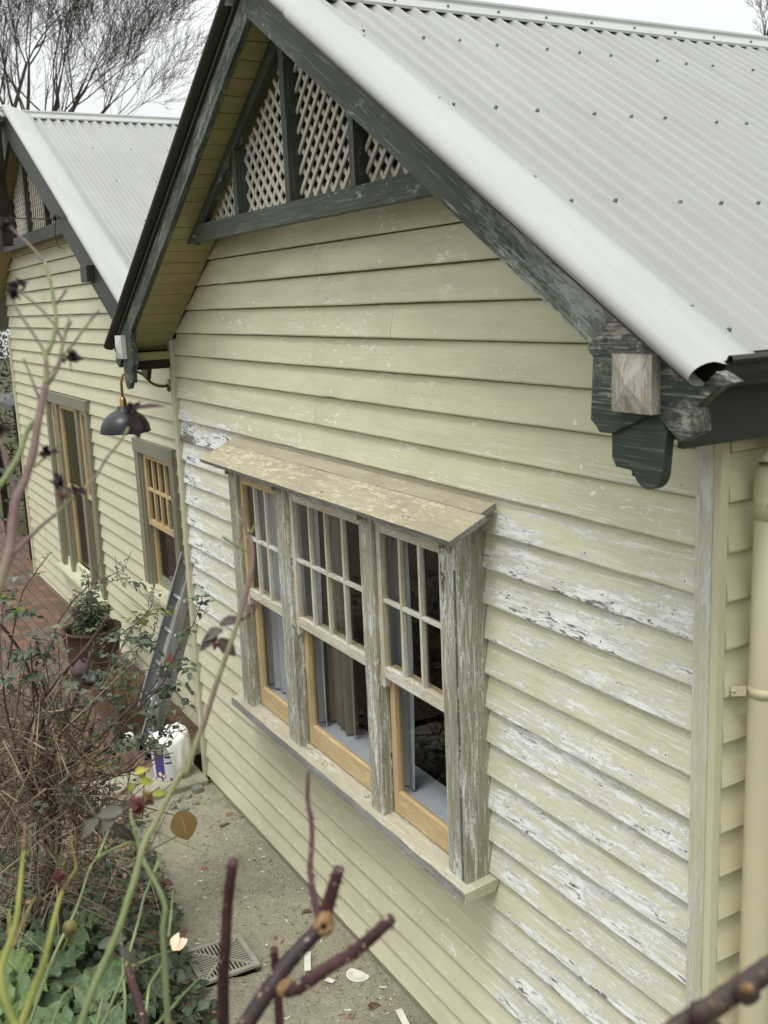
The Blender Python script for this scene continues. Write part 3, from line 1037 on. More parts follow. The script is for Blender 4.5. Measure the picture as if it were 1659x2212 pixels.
# lattice screen in the gable: rail, rafters, posts, lattice panels, bird wire
BEAMB, BEAMT = 3.935, 4.032
m = MB()
m.prism([(0.955, BEAMB), (3.895, BEAMB), (3.74, BEAMT), (1.11, BEAMT)], -0.172, -0.128, None, 0.22)
m.build('gable_rail', 'green_worn', house, 0.002)
for side in (-1, 1):
    o, d, n = slope_frame(CX, SOF - 0.002, SL, side)
    m = MB()
    m.frame(o + d * (0.82) - n * 0.036 + Vector((0, -0.15, 0)), (d, Vector((0, 1, 0)), n), (1.60, 0.040, 0.070), None, 0.18)
    m.build('gable_rafter', 'green_worn', house, 0.002)
rfz = lambda x: SOF - 0.002 - 0.072 * math.sqrt(1 + SL * SL) - SL * abs(x - CX)
for px, w in ((1.773, 0.046), (CX, 0.052), (3.075, 0.046)):
    m = MB()
    m.box((px - w / 2, -0.170, BEAMT + 0.001), (px + w / 2, -0.095, rfz(px) + 0.01), None, 0.2)
    m.build('gable_post', 'green_worn', house, 0.002)

def lattice(xa, xb, zb, ztf, yf, pitch, wd, first, center, clipx):
    """two layers of diagonal slats clipped to x in [xa, xb], zb <= z <= ztf(x)"""
    m = MB()
    for layer, sg in ((0, first), (1, -first)):
        y = yf + layer * 0.009
        c = -8.0
        while c < 8.0:
            # the slat follows z = zb + sg * (x - center) + c
            seg = []
            N_ = 90
            for i in range(N_ + 1):
                x = xa + (xb - xa) * i / N_
                z = zb + sg * (x - center) + c
                seg.append(zb - 0.005 <= z <= ztf(x) + 0.005)
            i = 0
            while i <= N_:
                if seg[i]:
                    j = i
                    while j < N_ and seg[j + 1]:
                        j += 1
                    if j - i >= 2:
                        x0, x1 = xa + (xb - xa) * i / N_, xa + (xb - xa) * j / N_
                        p = Vector((x0, y, zb + sg * (x0 - center) + c))
                        q = Vector((x1, y, zb + sg * (x1 - center) + c))
                        m.bar(p, q, wd, 0.008, (0, 1, 0), None)
                    i = j + 1
                else:
                    i += 1
            c += pitch
    return m
for (xa, xb, fs_) in ((1.02, 1.75, -1), (1.796, CX - 0.026, -1), (CX + 0.026, 3.052, 1), (3.098, 3.83, 1)):
    lattice(xa, xb, BEAMT, rfz, -0.112, 0.090, 0.0205, fs_, CX, None).build('lattice_panel', 'lattice', house)
m = MB()                             # bird wire: hexagonal netting behind the lattice
cell = 0.026
row = 0
z = BEAMT
while z < 4.75:
    x = 1.05 + (cell / 2 if row % 2 else 0)
    while x < 3.82:
        if z < rfz(x):
            for (dx, dz, ex, ez) in ((0, 0, 0, cell * 0.55), (0, cell * 0.55, cell / 2, cell * 0.82), (0, cell * 0.55, -cell / 2, cell * 0.82)):
                p = Vector((x + dx, -0.086, z + dz))
                q = Vector((x + ex, -0.086, z + ez))
                t = (q - p).normalized()
                nrm = Vector((-t.z, 0, t.x)) * 0.0008
                m.add([p - nrm, p + nrm, q + nrm, q - nrm], [(0, 1, 2, 3)], None, 0.5)
        x += cell
    z += cell * 0.82
    row += 1
m.build('bird_wire', 'wire', house)
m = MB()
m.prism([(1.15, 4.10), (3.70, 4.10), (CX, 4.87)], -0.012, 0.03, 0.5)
m.build('gable_shade_panel', 'dark', house)  # black panel paints the shade of the cavity behind the lattice

# brackets at the two feet of the gable
PLATE = [(4.700, 3.408), (4.727, 3.385), (4.717, 3.205), (4.739, 3.19), (4.755, 3.172), (4.808, 3.173), (4.971, 3.243), (5.064, 3.174), (5.079, 3.18), (5.134, 3.208), (5.128, 3.253), (5.118, 3.267), (5.140, 3.288), (5.180, 3.316), (5.238, 3.337), (5.182, 3.362), (5.136, 3.322), (5.06, 3.352), (4.963, 3.41), (4.80, 3.505)]
TONGUE = [(4.79, 3.24), (4.792, 3.170), (4.793, 3.104), (4.81, 3.078), (4.871, 3.075), (4.877, 3.058)] + [(4.935 + 0.058 * math.cos(R(a)), 3.088 + 0.058 * math.sin(R(a))) for a in range(195, 361, 15)] + [(5.000, 3.160), (5.008, 3.196), (4.95, 3.26)]
def bracket(mir):
    fx = (lambda x, y, z: (x + 0.020, y, z + 0.001)) if not mir else (lambda x, y, z: (2 * CX - x - 0.012, y, z))
    m = MB()
    m.prism(PLATE, -0.3205, -0.279, None, (lambda p: -0.16 + 0.46 * max(ss(p[0], 4.86, 5.02), ss(p[2], 3.30, 3.40))) if not mir else -0.4, 0, fx)
    b = m.build('bracket', 'bracket', house, 0.003)
    m = MB()
    m.prism(TONGUE, -0.307, -0.275, None, -0.30, 0, fx)
    m.build('tongue', 'bracket', b, 0.003)
    m = MB()
    x0, x1, z0, z1 = 4.842, 4.994, 3.242, 3.398
    f, t = -0.352, -0.316
    vs = [fx(x0, t, z0), fx(x1, t, z0), fx(x1, t, z1), fx(x0, t, z1), fx(x0, f, z0), fx(x1, f, z0), fx(x1, f, z1), fx(x0, f, z1), fx((x0 + x1) / 2, f - 0.020, (z0 + z1) / 2)]
    fs = [(0, 1, 5, 4), (1, 2, 6, 5), (2, 3, 7, 6), (3, 0, 4, 7), (4, 5, 8), (5, 6, 8), (6, 7, 8), (7, 4, 8)]
    tc = [(v[2], v[0], v[1]) for v in vs]
    m.add(vs, fs, tc, None, 0.35)
    m.build('block', 'block_far' if mir else 'block', b)
bracket(False)
bracket(True)

# fascia, gutter and eave lining on both sides
for mir in (False, True):
    fx = (lambda x: x) if not mir else (lambda x: 2 * CX - x)
    m = MB()
    m.box((fx(5.036), -0.278, 3.150), (fx(5.056), 8.0, 3.31))
    m.build('fascia', 'green', house)
    m = MB()
    m.box((fx(4.93), -0.26, 3.168), (fx(5.036), 8.0, 3.178))
    m.build('eave_lining', 'soffit', house)
    m = MB()
    prof = [(5.058, 3.392), (5.058, 3.318), (5.150, 3.314), (5.176, 3.330), (5.186, 3.352), (5.189, 3.386), (5.196, 3.398), (5.206, 3.398), (5.211, 3.388), (5.206, 3.379), (5.195, 3.378), (5.183, 3.380), (5.181, 3.352), (5.172, 3.334), (5.148, 3.319), (5.062, 3.323), (5.062, 3.392)]
    y0 = -0.272
    vs, fs = [], []
    ys = [y0] + [y0 + 0.5 * i for i in range(1, 17)]
    for y in ys:
        vs += [(fx(x), y, z) for x, z in prof]
    q = len(prof)
    for i in range(len(ys) - 1):
        for k in range(q):
            j = (k + 1) % q
            fs.append((i * q + k, i * q + j, i * q + q + j, i * q + q + k))
    m.add(vs, fs, None, 0.4, 0, 0, False)
    m.prism([(fx(x), z) for x, z in ((5.06, 3.385), (5.06, 3.32), (5.15, 3.316), (5.176, 3.332), (5.185, 3.354), (5.187, 3.384))], y0 + 0.003, y0 + 0.006, 0.3)
    m.build('gutter', 'green', house)
# end board closing the left eave, with a strip of painted shade below
m = MB()
m.box((-0.205, -0.262, 3.222), (-0.02, -0.002, 3.275))
m.build('eave_trim', 'soffit', house)
m = MB()
m.box((-0.190, -0.258, 3.165), (-0.03, -0.004, 3.2215))
m.build('eave_shade_strip', 'post', house)  # dark brown colour carries the shadow under the eave end

# downpipe on the side wall with a strap
m = MB()
px, py = 5.012, 0.118
m.tube(spline([(px, py, -0.05), (px, py, 1.2), (px, py, 2.985)], 3), 0.045, 20)
m.tube(spline([(px, py, 2.94), (px, py + 0.002, 3.02), (px + 0.02, py + 0.02, 3.09), (px + 0.06, py + 0.08, 3.16), (px + 0.11, py + 0.14, 3.24), (px + 0.12, py + 0.15, 3.33)], 5), 0.0475, 20)
dp = m.build('downpipe', 'pipe', house)
m = MB()
m.tube([(px, py, 2.355), (px, py, 2.385)], 0.0475, 20)
m.bar((4.985, py - 0.045, 2.37), (4.964, py - 0.085, 2.37), 0.004, 0.03)
m.tube([(4.955, py - 0.078, 2.372), (4.972, py - 0.078, 2.372)], 0.007, 8)
m.build('strap', 'pipe', dp)
m = MB()
m.tube([(px, py, 2.90), (px, py, 2.985)], 0.0475, 20)
m.build('collar', 'pipe', dp)

# ------------------------------------------------------------------ the triple window
win = MB()
PF = -0.115                          # front plane of the posts
POSTS = [(1.212, 1.345), (1.905, 2.050), (2.878, 2.998), (3.572, 3.710)]
for i, (a, b) in enumerate(POSTS):
    win.box((a, PF, 1.128), (b, -0.052, 2.692), None, 0.10 if i == 3 else 0.0)
    if i == 0:
        win.box((a, -0.0515, 1.128), (a + 0.03, 0.03, 2.70), None, 0.0)
    if i == 3:
        win.box((b - 0.03, -0.0515, 1.128), (b, 0.03, 2.70), None, -0.1)
win.box((1.3455, -0.100, 2.575), (3.5715, -0.015, 2.68), None, 0.05)
window = win.build('window', 'taupe', house, 0.004)
# dark raw edge on the far right post, where the arris has split open
m = MB()
m.box((3.678, PF - 0.004, 1.14), (3.690, PF + 0.002, 2.50), None, 0.55)
m.build('bead', 'taupe', window, 0.002)
# hood: two overlapping boards sloping out from the wall
m = MB()
hb = lambda x, t, up=0.0: Vector((x, -0.002 - 0.236 * t, 2.775 - 0.108 * t + up))
nn = Vector((0, -0.108, 0.236)).normalized()
HX0, HX1 = 1.068, 3.842
for (t0, t1, lift, a, b) in ((0.0, 0.30, 0.0035, HX0 + 0.01, HX1 - 0.03), (0.29, 1.0, 0.0, HX0, HX1)):
    n_seg = 24
    vs, tc, fs = [], [], []
    for i in range(n_seg + 1):
        x = a + (b - a) * i / n_seg
        j = 0.003 * mnoise.noise(Vector((x * 2.3, t0 * 5, 1)))
        for (t, th) in ((t0, 0.0), (t1, 0.0), (t1, -0.026), (t0, -0.026)):
            q = hb(x, t) + nn * (th + lift + j * (0.5 + t))
            vs.append(q)
            tc.append((x, t * 0.26, th))
    for i in range(n_seg):
        for k in range(4):
            kk = (k + 1) % 4
            fs.append((4 * i + k, 4 * i + kk, 4 * i + 4 + kk, 4 * i + 4 + k))
    fs += [(0, 3, 2, 1), tuple(4 * n_seg + k for k in range(4))]
    k0 = len(m.f)
    m.add(vs, fs, tc, None, 0.05 if t0 else -0.30)
    for q_ in range(k0, len(m.f)):
        if (q_ - k0) >= 4 * n_seg or (q_ - k0) % 4 == 1:
            m.fm[q_] = 1
m.build('hood', ['hood', 'sill_edge'], window, 0.002)
# scrolled corbels under the hood
for (a, b) in POSTS:
    m = MB()
    c = a + 0.035
    for (dx, w) in ((0.0, 0.022), (0.030, 0.022)):
        poly = [(PF - 0.001, 2.690), (PF - 0.090, 2.648)] + [(PF - 0.090 + 0.088 * math.sin(R(t)), 2.648 - 0.016 - 0.070 * (1 - math.cos(R(t)))) for t in (0, 20, 40, 60, 80)] + [(PF - 0.001, 2.560)]
        n_ = len(poly)
        vs = [(c + dx, y, z) for y, z in poly] + [(c + dx + w, y, z) for y, z in poly]
        fs = [tuple(range(n_ - 1, -1, -1)), tuple(range(n_, 2 * n_))] + [(i, (i + 1) % n_, (i + 1) % n_ + n_, i + n_) for i in range(n_)]
        m.add(vs, fs, [(v[2], v[1], v[0]) for v in vs], None, 0.0)
    m.box((c + 0.0225, PF - 0.040, 2.585), (c + 0.0295, PF - 0.0005, 2.668), None, -0.6)
    m.build('corbel', 'taupe', window, 0.002)
# sill
m = MB()
SX0, SX1 = 1.095, 3.757
n_seg = 30
vs, tc, fs = [], [], []
for i in range(n_seg + 1):
    x = SX0 + (SX1 - SX0) * i / n_seg
    j = 0.004 * mnoise.noise(Vector((x * 3.1, 2, 1))) + 0.003 * mnoise.noise(Vector((x * 11, 4, 1)))
    for (y, z) in ((0.03, 1.145), (-0.155 + j, 1.126 + j * 0.6), (-0.160 + j, 1.078 + j * 0.4), (0.0, 1.086)):
        vs.append((x, y, z))
        tc.append((x, y, z))
for i in range(n_seg):
    for k in range(4):
        kk = (k + 1) % 4
        f = (4 * i + k, 4 * i + 4 + k, 4 * i + 4 + kk, 4 * i + kk)
        fs.append(tuple(reversed(f)))
fs += [(0, 3, 2, 1), tuple(4 * n_seg + k for k in range(4))]
m.add(vs, fs, tc, None, 0.05)
for i, f in enumerate(m.f):
    if i < 4 * n_seg and i % 4 == 1:
        m.fm[i] = 1
m.build('sill', ['sill', 'sill_edge'], window, 0.003)

def sash(a, b, z0, z1, y, stile, top, bot, nv, nh, th=0.034, barw=0.018, par=None, mat='sash_worn', botmat='ochre', topmat=None, gl=True, name='sash'):
    """a sash with nv x nh panes; its outer face lies at y"""
    m = MB()
    mi = 0
    m.box((a, y, z0), (a + stile, y + th, z1), None, 0.0, 2)
    m.box((b - stile, y + 0.0005, z0), (b, y + th, z1), None, 0.0, 2)
    m.box((a + stile, y + 0.001, z0), (b - stile, y + th, z0 + bot), None, 0.0, 1)
    m.box((a + stile, y + 0.001, z1 - top), (b - stile, y + th, z1), None, 0.0, 2)
    ga, gb, za, zb = a + stile, b - stile, z0 + bot, z1 - top
    for i in range(1, nv):
        x = ga + (gb - ga) * i / nv
        m.box((x - barw / 2, y + 0.003, za), (x + barw / 2, y + th - 0.004, zb), None, 0.05, 0)
    for i in range(1, nh):
        z = za + (zb - za) * i / nh
        m.box((ga, y + 0.005, z - barw / 2), (gb, y + th - 0.006, z + barw / 2), None, 0.15, 0)
    o = m.build(name, [mat, botmat, topmat or mat], par, 0.002)
    if gl:
        g = MB()
        yg = y + th * 0.62
        g.add([(ga, yg, za), (gb, yg, za), (gb, yg, zb), (ga, yg, zb)], [(0, 1, 2, 3)], None, 0.5)
        g.build('glass', 'glass', par)
    return o
for (a, b, nv) in ((1.347, 1.903, 3), (2.052, 2.876, 4), (3.000, 3.570, 3)):
    sash(a, b, 1.842, 2.574, -0.095, 0.038, 0.036, 0.054, nv, 2, par=window, botmat='sash_worn', topmat='ochre' if nv == 3 and a < 2 else 'sash_worn', name='upper_sash')
    sash(a + 0.006, b - 0.006, 1.146, 1.890, -0.058, 0.044, 0.04, 0.115, 1, 1, par=window, mat='ochre', botmat='ochre', name='lower_sash')
    for x in (a, b - 0.03):          # sash horns
        m = MB()
        m.prism([(x, 1.842), (x + 0.03, 1.842), (x + 0.03, 1.80), (x + 0.015, 1.785), (x, 1.80)], -0.093, -0.062, None, 0.0)
        m.build('horn', 'sash_worn', window)
m = MB()
m.box((1.10, -0.020, 1.205), (3.70, 0.20, 1.222))
m.build('inner_sill', 'inner_sill', window)
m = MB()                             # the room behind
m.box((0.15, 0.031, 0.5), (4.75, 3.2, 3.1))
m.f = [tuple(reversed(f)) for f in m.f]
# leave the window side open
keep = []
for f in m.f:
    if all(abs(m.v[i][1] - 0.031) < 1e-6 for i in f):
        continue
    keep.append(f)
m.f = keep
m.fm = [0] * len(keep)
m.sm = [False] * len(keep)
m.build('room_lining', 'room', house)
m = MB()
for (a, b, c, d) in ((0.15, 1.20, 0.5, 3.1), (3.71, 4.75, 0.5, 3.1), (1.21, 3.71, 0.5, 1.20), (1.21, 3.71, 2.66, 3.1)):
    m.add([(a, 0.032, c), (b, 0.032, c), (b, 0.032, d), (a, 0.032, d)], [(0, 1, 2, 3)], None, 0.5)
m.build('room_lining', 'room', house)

def curtain(x0, x1, z0, z1, y, waves, amp, name, mat, label):
    m = MB()
    n_ = max(24, waves * 10)
    vs, fs = [], []
    for i in range(n_ + 1):
        t = i / n_
        x = x0 + (x1 - x0) * t
        yy = y + amp * math.sin(t * waves * 2 * math.pi) + amp * 0.5 * math.sin(t * waves * 4.7 + 1)
        for k in range(5):
            z = z0 + (z1 - z0) * k / 4
            vs.append((x + 0.01 * math.sin(k * 1.3 + i * 0.4), yy + 0.006 * math.sin(k + i), z))
    for i in range(n_):
        for k in range(4):
            a = i * 5 + k
            fs.append((a, a + 5, a + 6, a + 1))
    m.add(vs, fs, None, None, 0, 0, True)
    return single(m, name, mat, label, 'curtain')
curtain(1.215, 1.95, 1.235, 2.64, 0.045, 8, 0.013, 'curtain', 'curtain', 'pale grey curtain hanging behind the narrow left window of three')
curtain(1.955, 2.10, 1.235, 2.64, 0.045, 2, 0.012, 'curtain', 'curtain', 'pale sheer curtain at the left edge of the wide middle window')
curtain(1.90, 2.34, 1.235, 2.64, 0.105, 6, 0.022, 'curtain', 'drape', 'brown pleated drape behind the wide middle window')
curtain(2.80, 3.04, 1.235, 2.64, 0.045, 3, 0.013, 'curtain', 'curtain', 'pale grey curtain at the left edge of the right hand window')

# ------------------------------------------------------------------ the far gable wing of the house
YL = 0.25
LP, LZ0 = 0.1439, 2.538
LC, LZR, LSL = -4.87, 5.655, 0.545
m = MB()
lzs = [LZ0 + LP * k for k in range(-18, 14)]
lroof = lambda z: max(0.0, (5.42 - z) / LSL)
boards(m, lambda z: max(-7.66, LC - lroof(z)), lambda z: min(-0.04, LC + lroof(z)), lzs, LP,
       [(-5.64, -3.68, 0.60, 2.62), (-2.02, -0.93, 1.16, 2.42)], lambda u, w, z: (u, YL - w, z), lambda u, z: 0.0, 9.0, True, 0.25)
m.build('front_wall', 'cream_far', house)
m = MB()
m.box((-7.715, YL - 0.018, -0.1), (-7.655, YL + 0.03, 3.3))
m.build('corner_board', 'cream_far', house)
m = MB()
m.box((-7.70, YL + 0.03, -0.1), (-7.68, YL + 8, 3.4))
m.build('side_wall', 'cream_far', house)
corrugated(LC, LZR, LSL, 1, 4.45, 0.0, 7.6, 8).build('roof_sheeting', 'roof', house)
corrugated(LC, LZR, LSL, -1, 4.2, 0.0, 7.6, 5).build('roof_sheeting', 'roof', house)
ridge_cap(LC, LZR, LSL, -0.09, 7.6).build('ridge_cap', 'cap', house)
lo, ld, ln = slope_frame(LC, LZR, LSL, 1)
lb1 = barge_cap(LC, LZR, LSL, 1, -0.035, 0.0, 2.82, 0.23, 0, 0.026, 0.05).build('barge_cap', 'cap', house)
lb2 = barge_cap(LC, LZR, LSL, 1, -0.035, 2.80, 4.9, 0.233, 0.0035, 0.026, 0.05).build('barge_cap', 'cap', house)
barge_cap(LC, LZR, LSL, -1, -0.035, 0.0, 4.7, 0.23, 0, 0.026, 0.05).build('barge_cap', 'cap', house)
for rx, y0 in ((1.0, 0.45), (1.85, 0.40), (2.75, 0.35), (3.6, 0.34)):
    for k in range(4):
        c = proto.copy()
        COL.objects.link(c)
        c.parent = lb1 if rx < 2.5 else lb2
        c.location = lo + ld * rx + ln * 0.012 + Vector((0, -0.05 + 0.098 * (2 + 4 * k + (1 if k else 0)), 0))
LBZ = 5.37
lbr = barge(LC, LBZ, LSL, 1, -0.020, 0.014, 0, 4.85, 0.245, 0, 0, 0).build('barge_board', 'green', house)
barge(LC, LBZ, LSL, -1, -0.020, 0.014, 0, 4.4, 0.245, 0, 0, 0).build('barge_board', 'green', house)
m = MB()
m.box((-2.05, -0.085, 3.81), (-1.84, -0.019, 3.945))
m.build('block', 'green', lbr, 0.004)
m = MB()
for side, ln_ in ((1, 4.6), (-1, 3.3)):
    o, d, n = slope_frame(LC, LBZ + 0.03, LSL, side)
    k = 0
    while 0.12 * k < ln_:
        m.frame(o + d * (0.03 + 0.12 * k + 0.06) + n * 0.008 + Vector((0, 0.12, 0)), (d, Vector((0, 1, 0)), n), (0.117, 0.262, 0.012), None, 0.0)
        k += 1
m.build('soffit', 'soffit', house)
m = MB()
m.box((-6.60, 0.085, 4.305), (-3.12, 0.125, 4.425))
m.build('gable_rail', 'green', house)
lrf = lambda x: LBZ + 0.0 - 0.03 - LSL * abs(x - LC)
for pxx in (LC, LC + 0.9, LC - 0.9):
    m = MB()
    m.box((pxx - 0.03, 0.083, 4.426), (pxx + 0.03, 0.15, lrf(pxx)))
    m.build('gable_post', 'green', house)
for (xa, xb, fs_) in ((LC - 1.75, LC - 0.93, -1), (LC - 0.87, LC - 0.03, -1), (LC + 0.03, LC + 0.87, 1), (LC + 0.93, LC + 1.7, 1)):
    lattice(xa, xb, 4.425, lrf, 0.135, 0.105, 0.030, fs_, LC, None).build('lattice_panel', 'lattice', house)
m = MB()
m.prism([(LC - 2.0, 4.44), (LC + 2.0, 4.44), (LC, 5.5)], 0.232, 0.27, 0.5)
m.build('gable_shade_panel', 'dark', house)  # shade behind the far lattice, painted as a black panel
m = MB()
m.prism([(LC - 2.3, 4.28), (LC + 1.95, 4.28), (LC + 1.8, 4.33), (LC - 2.1, 4.33)], 0.20, 0.226, 0.5)
m.build('gable_trim', 'soffit', house)
# far windows
def far_window(x0, x1, zb, zt, tri):
    y = YL
    m = MB()
    cw = 0.115
    m.box((x0, y - 0.028, zb), (x0 + cw, y + 0.10, zt), None, 0)
    m.box((x1 - cw, y - 0.028, zb), (x1, y + 0.10, zt), None, 0)
    m.box((x0 - 0.01, y - 0.034, zt - cw), (x1 + 0.01, y + 0.10, zt + 0.004), None, 0)
    m.box((x0 + cw, y - 0.012, zb), (x0 + cw + 0.03, y + 0.10, zt - cw), None, 0)
    m.box((x1 - cw - 0.03, y - 0.012, zb), (x1 - cw, y + 0.10, zt - cw), None, 0)
    if tri:
        for c in (x0 + 0.52, x1 - 0.52):
            m.box((c - 0.05, y - 0.022, zb), (c + 0.05, y + 0.10, zt - cw), None, 0)
    w = m.build('window', 'casing_far', house, 0.003)
    m = MB()
    m.box((x0 - 0.04, y - 0.10, zb - 0.045), (x1 + 0.04, y + 0.10, zb))
    m.box((x0 - 0.02, y - 0.035, zb - 0.16), (x1 + 0.02, y - 0.004, zb - 0.0455))
    m.build('sill', 'cream_far', w, 0.003)
    a, b = x0 + cw + 0.03, x1 - cw - 0.03
    mid = zb + (zt - cw - zb) * (0.535 if tri else 0.52)
    mid = 1.60 if tri else 1.71
    if tri:
        spans = [(a, x0 + 0.47, 1), (x0 + 0.57, x1 - 0.57, 1), (x1 - 0.47, b, 1)]
    else:
        spans = [(a, b, 4)]
    for (p, q, nv) in spans:
        sash(p, q, mid - 0.02, zt - cw, y + 0.012, 0.055, 0.05, 0.05, nv, 2 if nv > 1 else 1, par=w, mat='ochre', botmat='ochre', barw=0.028, name='upper_sash')
        sash(p + 0.004, q - 0.004, zb, mid + 0.02, y + 0.048, 0.045, 0.04, 0.09, 1, 1, par=w, mat='ochre', botmat='casing_far', topmat='ochre', name='lower_sash')
    m = MB()
    m.box((x0 + 0.05, y + 0.102, zb - 0.05), (x1 - 0.05, y + 1.6, zt))
    kf = []
    for f in m.f:
        if not all(abs(m.v[i][1] - (y + 0.102)) < 1e-6 for i in f):
            kf.append(tuple(reversed(f)))
    m.f = kf
    m.fm = [0] * len(kf)
    m.sm = [False] * len(kf)
    m.build('room_lining', 'room', w)
far_window(-5.66, -3.66, 0.56, 2.67, True)
far_window(-2.02, -0.93, 1.13, 2.455, False)

# ------------------------------------------------------------------ gooseneck lamp on the far wall
lx = -0.87
lamp = thing('gooseneck_lamp', 'black enamel gooseneck wall lamp with brass arm hanging below the near gable eave', 'lamp', (lx, 0.21, 2.95))
m = MB()
arm = spline([(lx, 0.225, 2.975), (lx, 0.17, 2.972), (lx, 0.115, 2.99), (lx, 0.07, 3.03), (lx, 0.03, 3.075), (lx, -0.02, 3.10), (lx, -0.075, 3.10), (lx, -0.118, 3.085), (lx, -0.138, 3.045), (lx, -0.142, 3.0), (lx, -0.142, 2.90)], 5)
m.tube(arm, 0.0105, 10)
m.build('arm', 'brass', lamp)
m = MB()
m.lathe((lx, 0.236, 2.975), [(0.0, 0.0), (0.0, 0.0)], 4)
m = MB()
m.tube([(lx, 0.236, 2.975), (lx, 0.222, 2.975)], 0.05, 18)
m.build('wall_rose', 'brass', lamp)
m = MB()
m.lathe((lx, -0.142, 2.84), [(0.0, 0.075), (0.018, 0.075), (0.020, 0.06), (0.026, 0.055), (0.026, 0.005), (0.030, 0.0), (0.0, 0.0)], 18)
m.build('socket', 'brass', lamp)
m = MB()
prof = [(0.012, 0.006), (0.048, 0.004), (0.052, -0.018), (0.070, -0.026)]
prof += [(0.190 * math.sin(R(a)) ** 0.95, -0.190 + 0.170 * math.cos(R(a))) for a in range(22, 91, 5)] + [(0.194, -0.193), (0.190, -0.195), (0.184, -0.189)]
prof += [(0.182 * math.sin(R(a)) ** 0.95, -0.190 + 0.162 * math.cos(R(a))) for a in range(88, 5, -8)]
m.lathe((lx, -0.142, 2.84), prof, 32)
m.build('lamp_shade', 'shade', lamp)
m = MB()
m.lathe((lx, -0.142, 2.735), [(0.0, 0.085), (0.016, 0.08), (0.018, 0.05), (0.032, 0.02), (0.034, 0.0), (0.022, -0.025), (0.0, -0.033)], 16)
m.build('bulb', 'white_plastic', lamp)

# ------------------------------------------------------------------ ladder
lad = thing('ladder', 'grey aluminium extension ladder leaning in the corner between the two walls', 'ladder', (-0.6, -0.25, 0.1))
A0, A1 = Vector((0, -0.315, 0.10)), Vector((0, 0.235, 1.53))
ldir = (A1 - A0).normalized()
lnor = Vector((0, -ldir.z, ldir.y)).normalized()     # towards the viewer
lad.location = (-0.6, -0.3, 0.1)
def rail(x, off, s0, s1, w, name, mat):
    m = MB()
    p = A0 + ldir * s0 + lnor * off + Vector((x, 0, 0))
    q = A0 + ldir * s1 + lnor * off + Vector((x, 0, 0))
    m.bar(p, q, 0.006, w, lnor)
    for sg in (-1, 1):
        m.bar(p + lnor * (sg * w / 2) + Vector((0.011 if x < -0.6 else -0.011, 0, 0)), q + lnor * (sg * w / 2) + Vector((0.011 if x < -0.6 else -0.011, 0, 0)), 0.026, 0.005, lnor)
    return m.build(name, mat, lad, 0.001)
Lg = (A1 - A0).length
rail(-0.80, 0.045, 0.33, Lg + 0.10, 0.074, 'rail', 'alu')
rail(-0.52, 0.045, 0.33, Lg + 0.10, 0.074, 'rail', 'alu')
rail(-0.765, -0.035, 0.0, Lg - 0.12, 0.070, 'rail', 'alu')
rail(-0.545, -0.035, 0.0, Lg - 0.12, 0.070, 'rail', 'alu')
for k in range(5):
    s = 0.46 + 0.275 * k
    m = MB()
    m.tube([A0 + ldir * s + lnor * 0.045 + Vector((-0.805, 0, 0)), A0 + ldir * s + lnor * 0.045 + Vector((-0.515, 0, 0))], 0.016, 12)
    m.build('rung', 'alu_edge', lad)
for k in range(5):
    s = 0.18 + 0.275 * k
    m = MB()
    m.tube([A0 + ldir * s - lnor * 0.035 + Vector((-0.77, 0, 0)), A0 + ldir * s - lnor * 0.035 + Vector((-0.54, 0, 0))], 0.016, 12)
    m.build('rung', 'alu_edge', lad)
for x in (-0.765, -0.545):
    m = MB()
    m.bar(A0 - lnor * 0.035 + Vector((x, 0, 0)) + ldir * -0.01, A0 - lnor * 0.035 + Vector((x, 0, 0)) + ldir * 0.05, 0.03, 0.078, lnor)
    m.build('foot', 'blackbag', lad)
m = MB()
m.bar(A0 + ldir * 0.80 + lnor * 0.045 + Vector((-0.5165, 0, 0)), A0 + ldir * 0.87 + lnor * 0.045 + Vector((-0.5165, 0, 0)), 0.001, 0.03, lnor)
m.build('sticker', 'red', lad)

# ------------------------------------------------------------------ paint bucket, cloth and rag
bx, by, bz = -0.175, -0.225, 0.0995
bk = thing('paint_bucket', 'white paint bucket with purple label on the concrete by the house corner', 'bucket', (bx, by, bz))
m = MB()
m.lathe((bx, by, bz), [(0.0, 0.0), (0.124, 0.0), (0.126, 0.004), (0.133, 0.15), (0.140, 0.295), (0.145, 0.297), (0.145, 0.309), (0.138, 0.309), (0.131, 0.15), (0.123, 0.01), (0.0, 0.008)], 40)
m.build('pail', 'white_plastic', bk)
vd = (CAM_C - Vector((bx, by, bz)))
base_an = math.atan2(vd.y, vd.x)
def wrap(a0, a1, z0, z1, extra, mat, name):
    m = MB()
    n_ = 12
    vs, fs = [], []
    for i in range(n_ + 1):
        a = base_an + R(a0 + (a1 - a0) * i / n_)
        for z in (z0, z1):
            r = 0.126 + 0.047 * z + extra
            vs.append((bx + r * math.cos(a), by + r * math.sin(a), bz + z))
    for i in range(n_):
        fs.append((2 * i, 2 * i + 2, 2 * i + 3, 2 * i + 1))
    m.add(vs, fs, None, 0.5, 0, 0, True)
    return m.build(name, mat, bk)
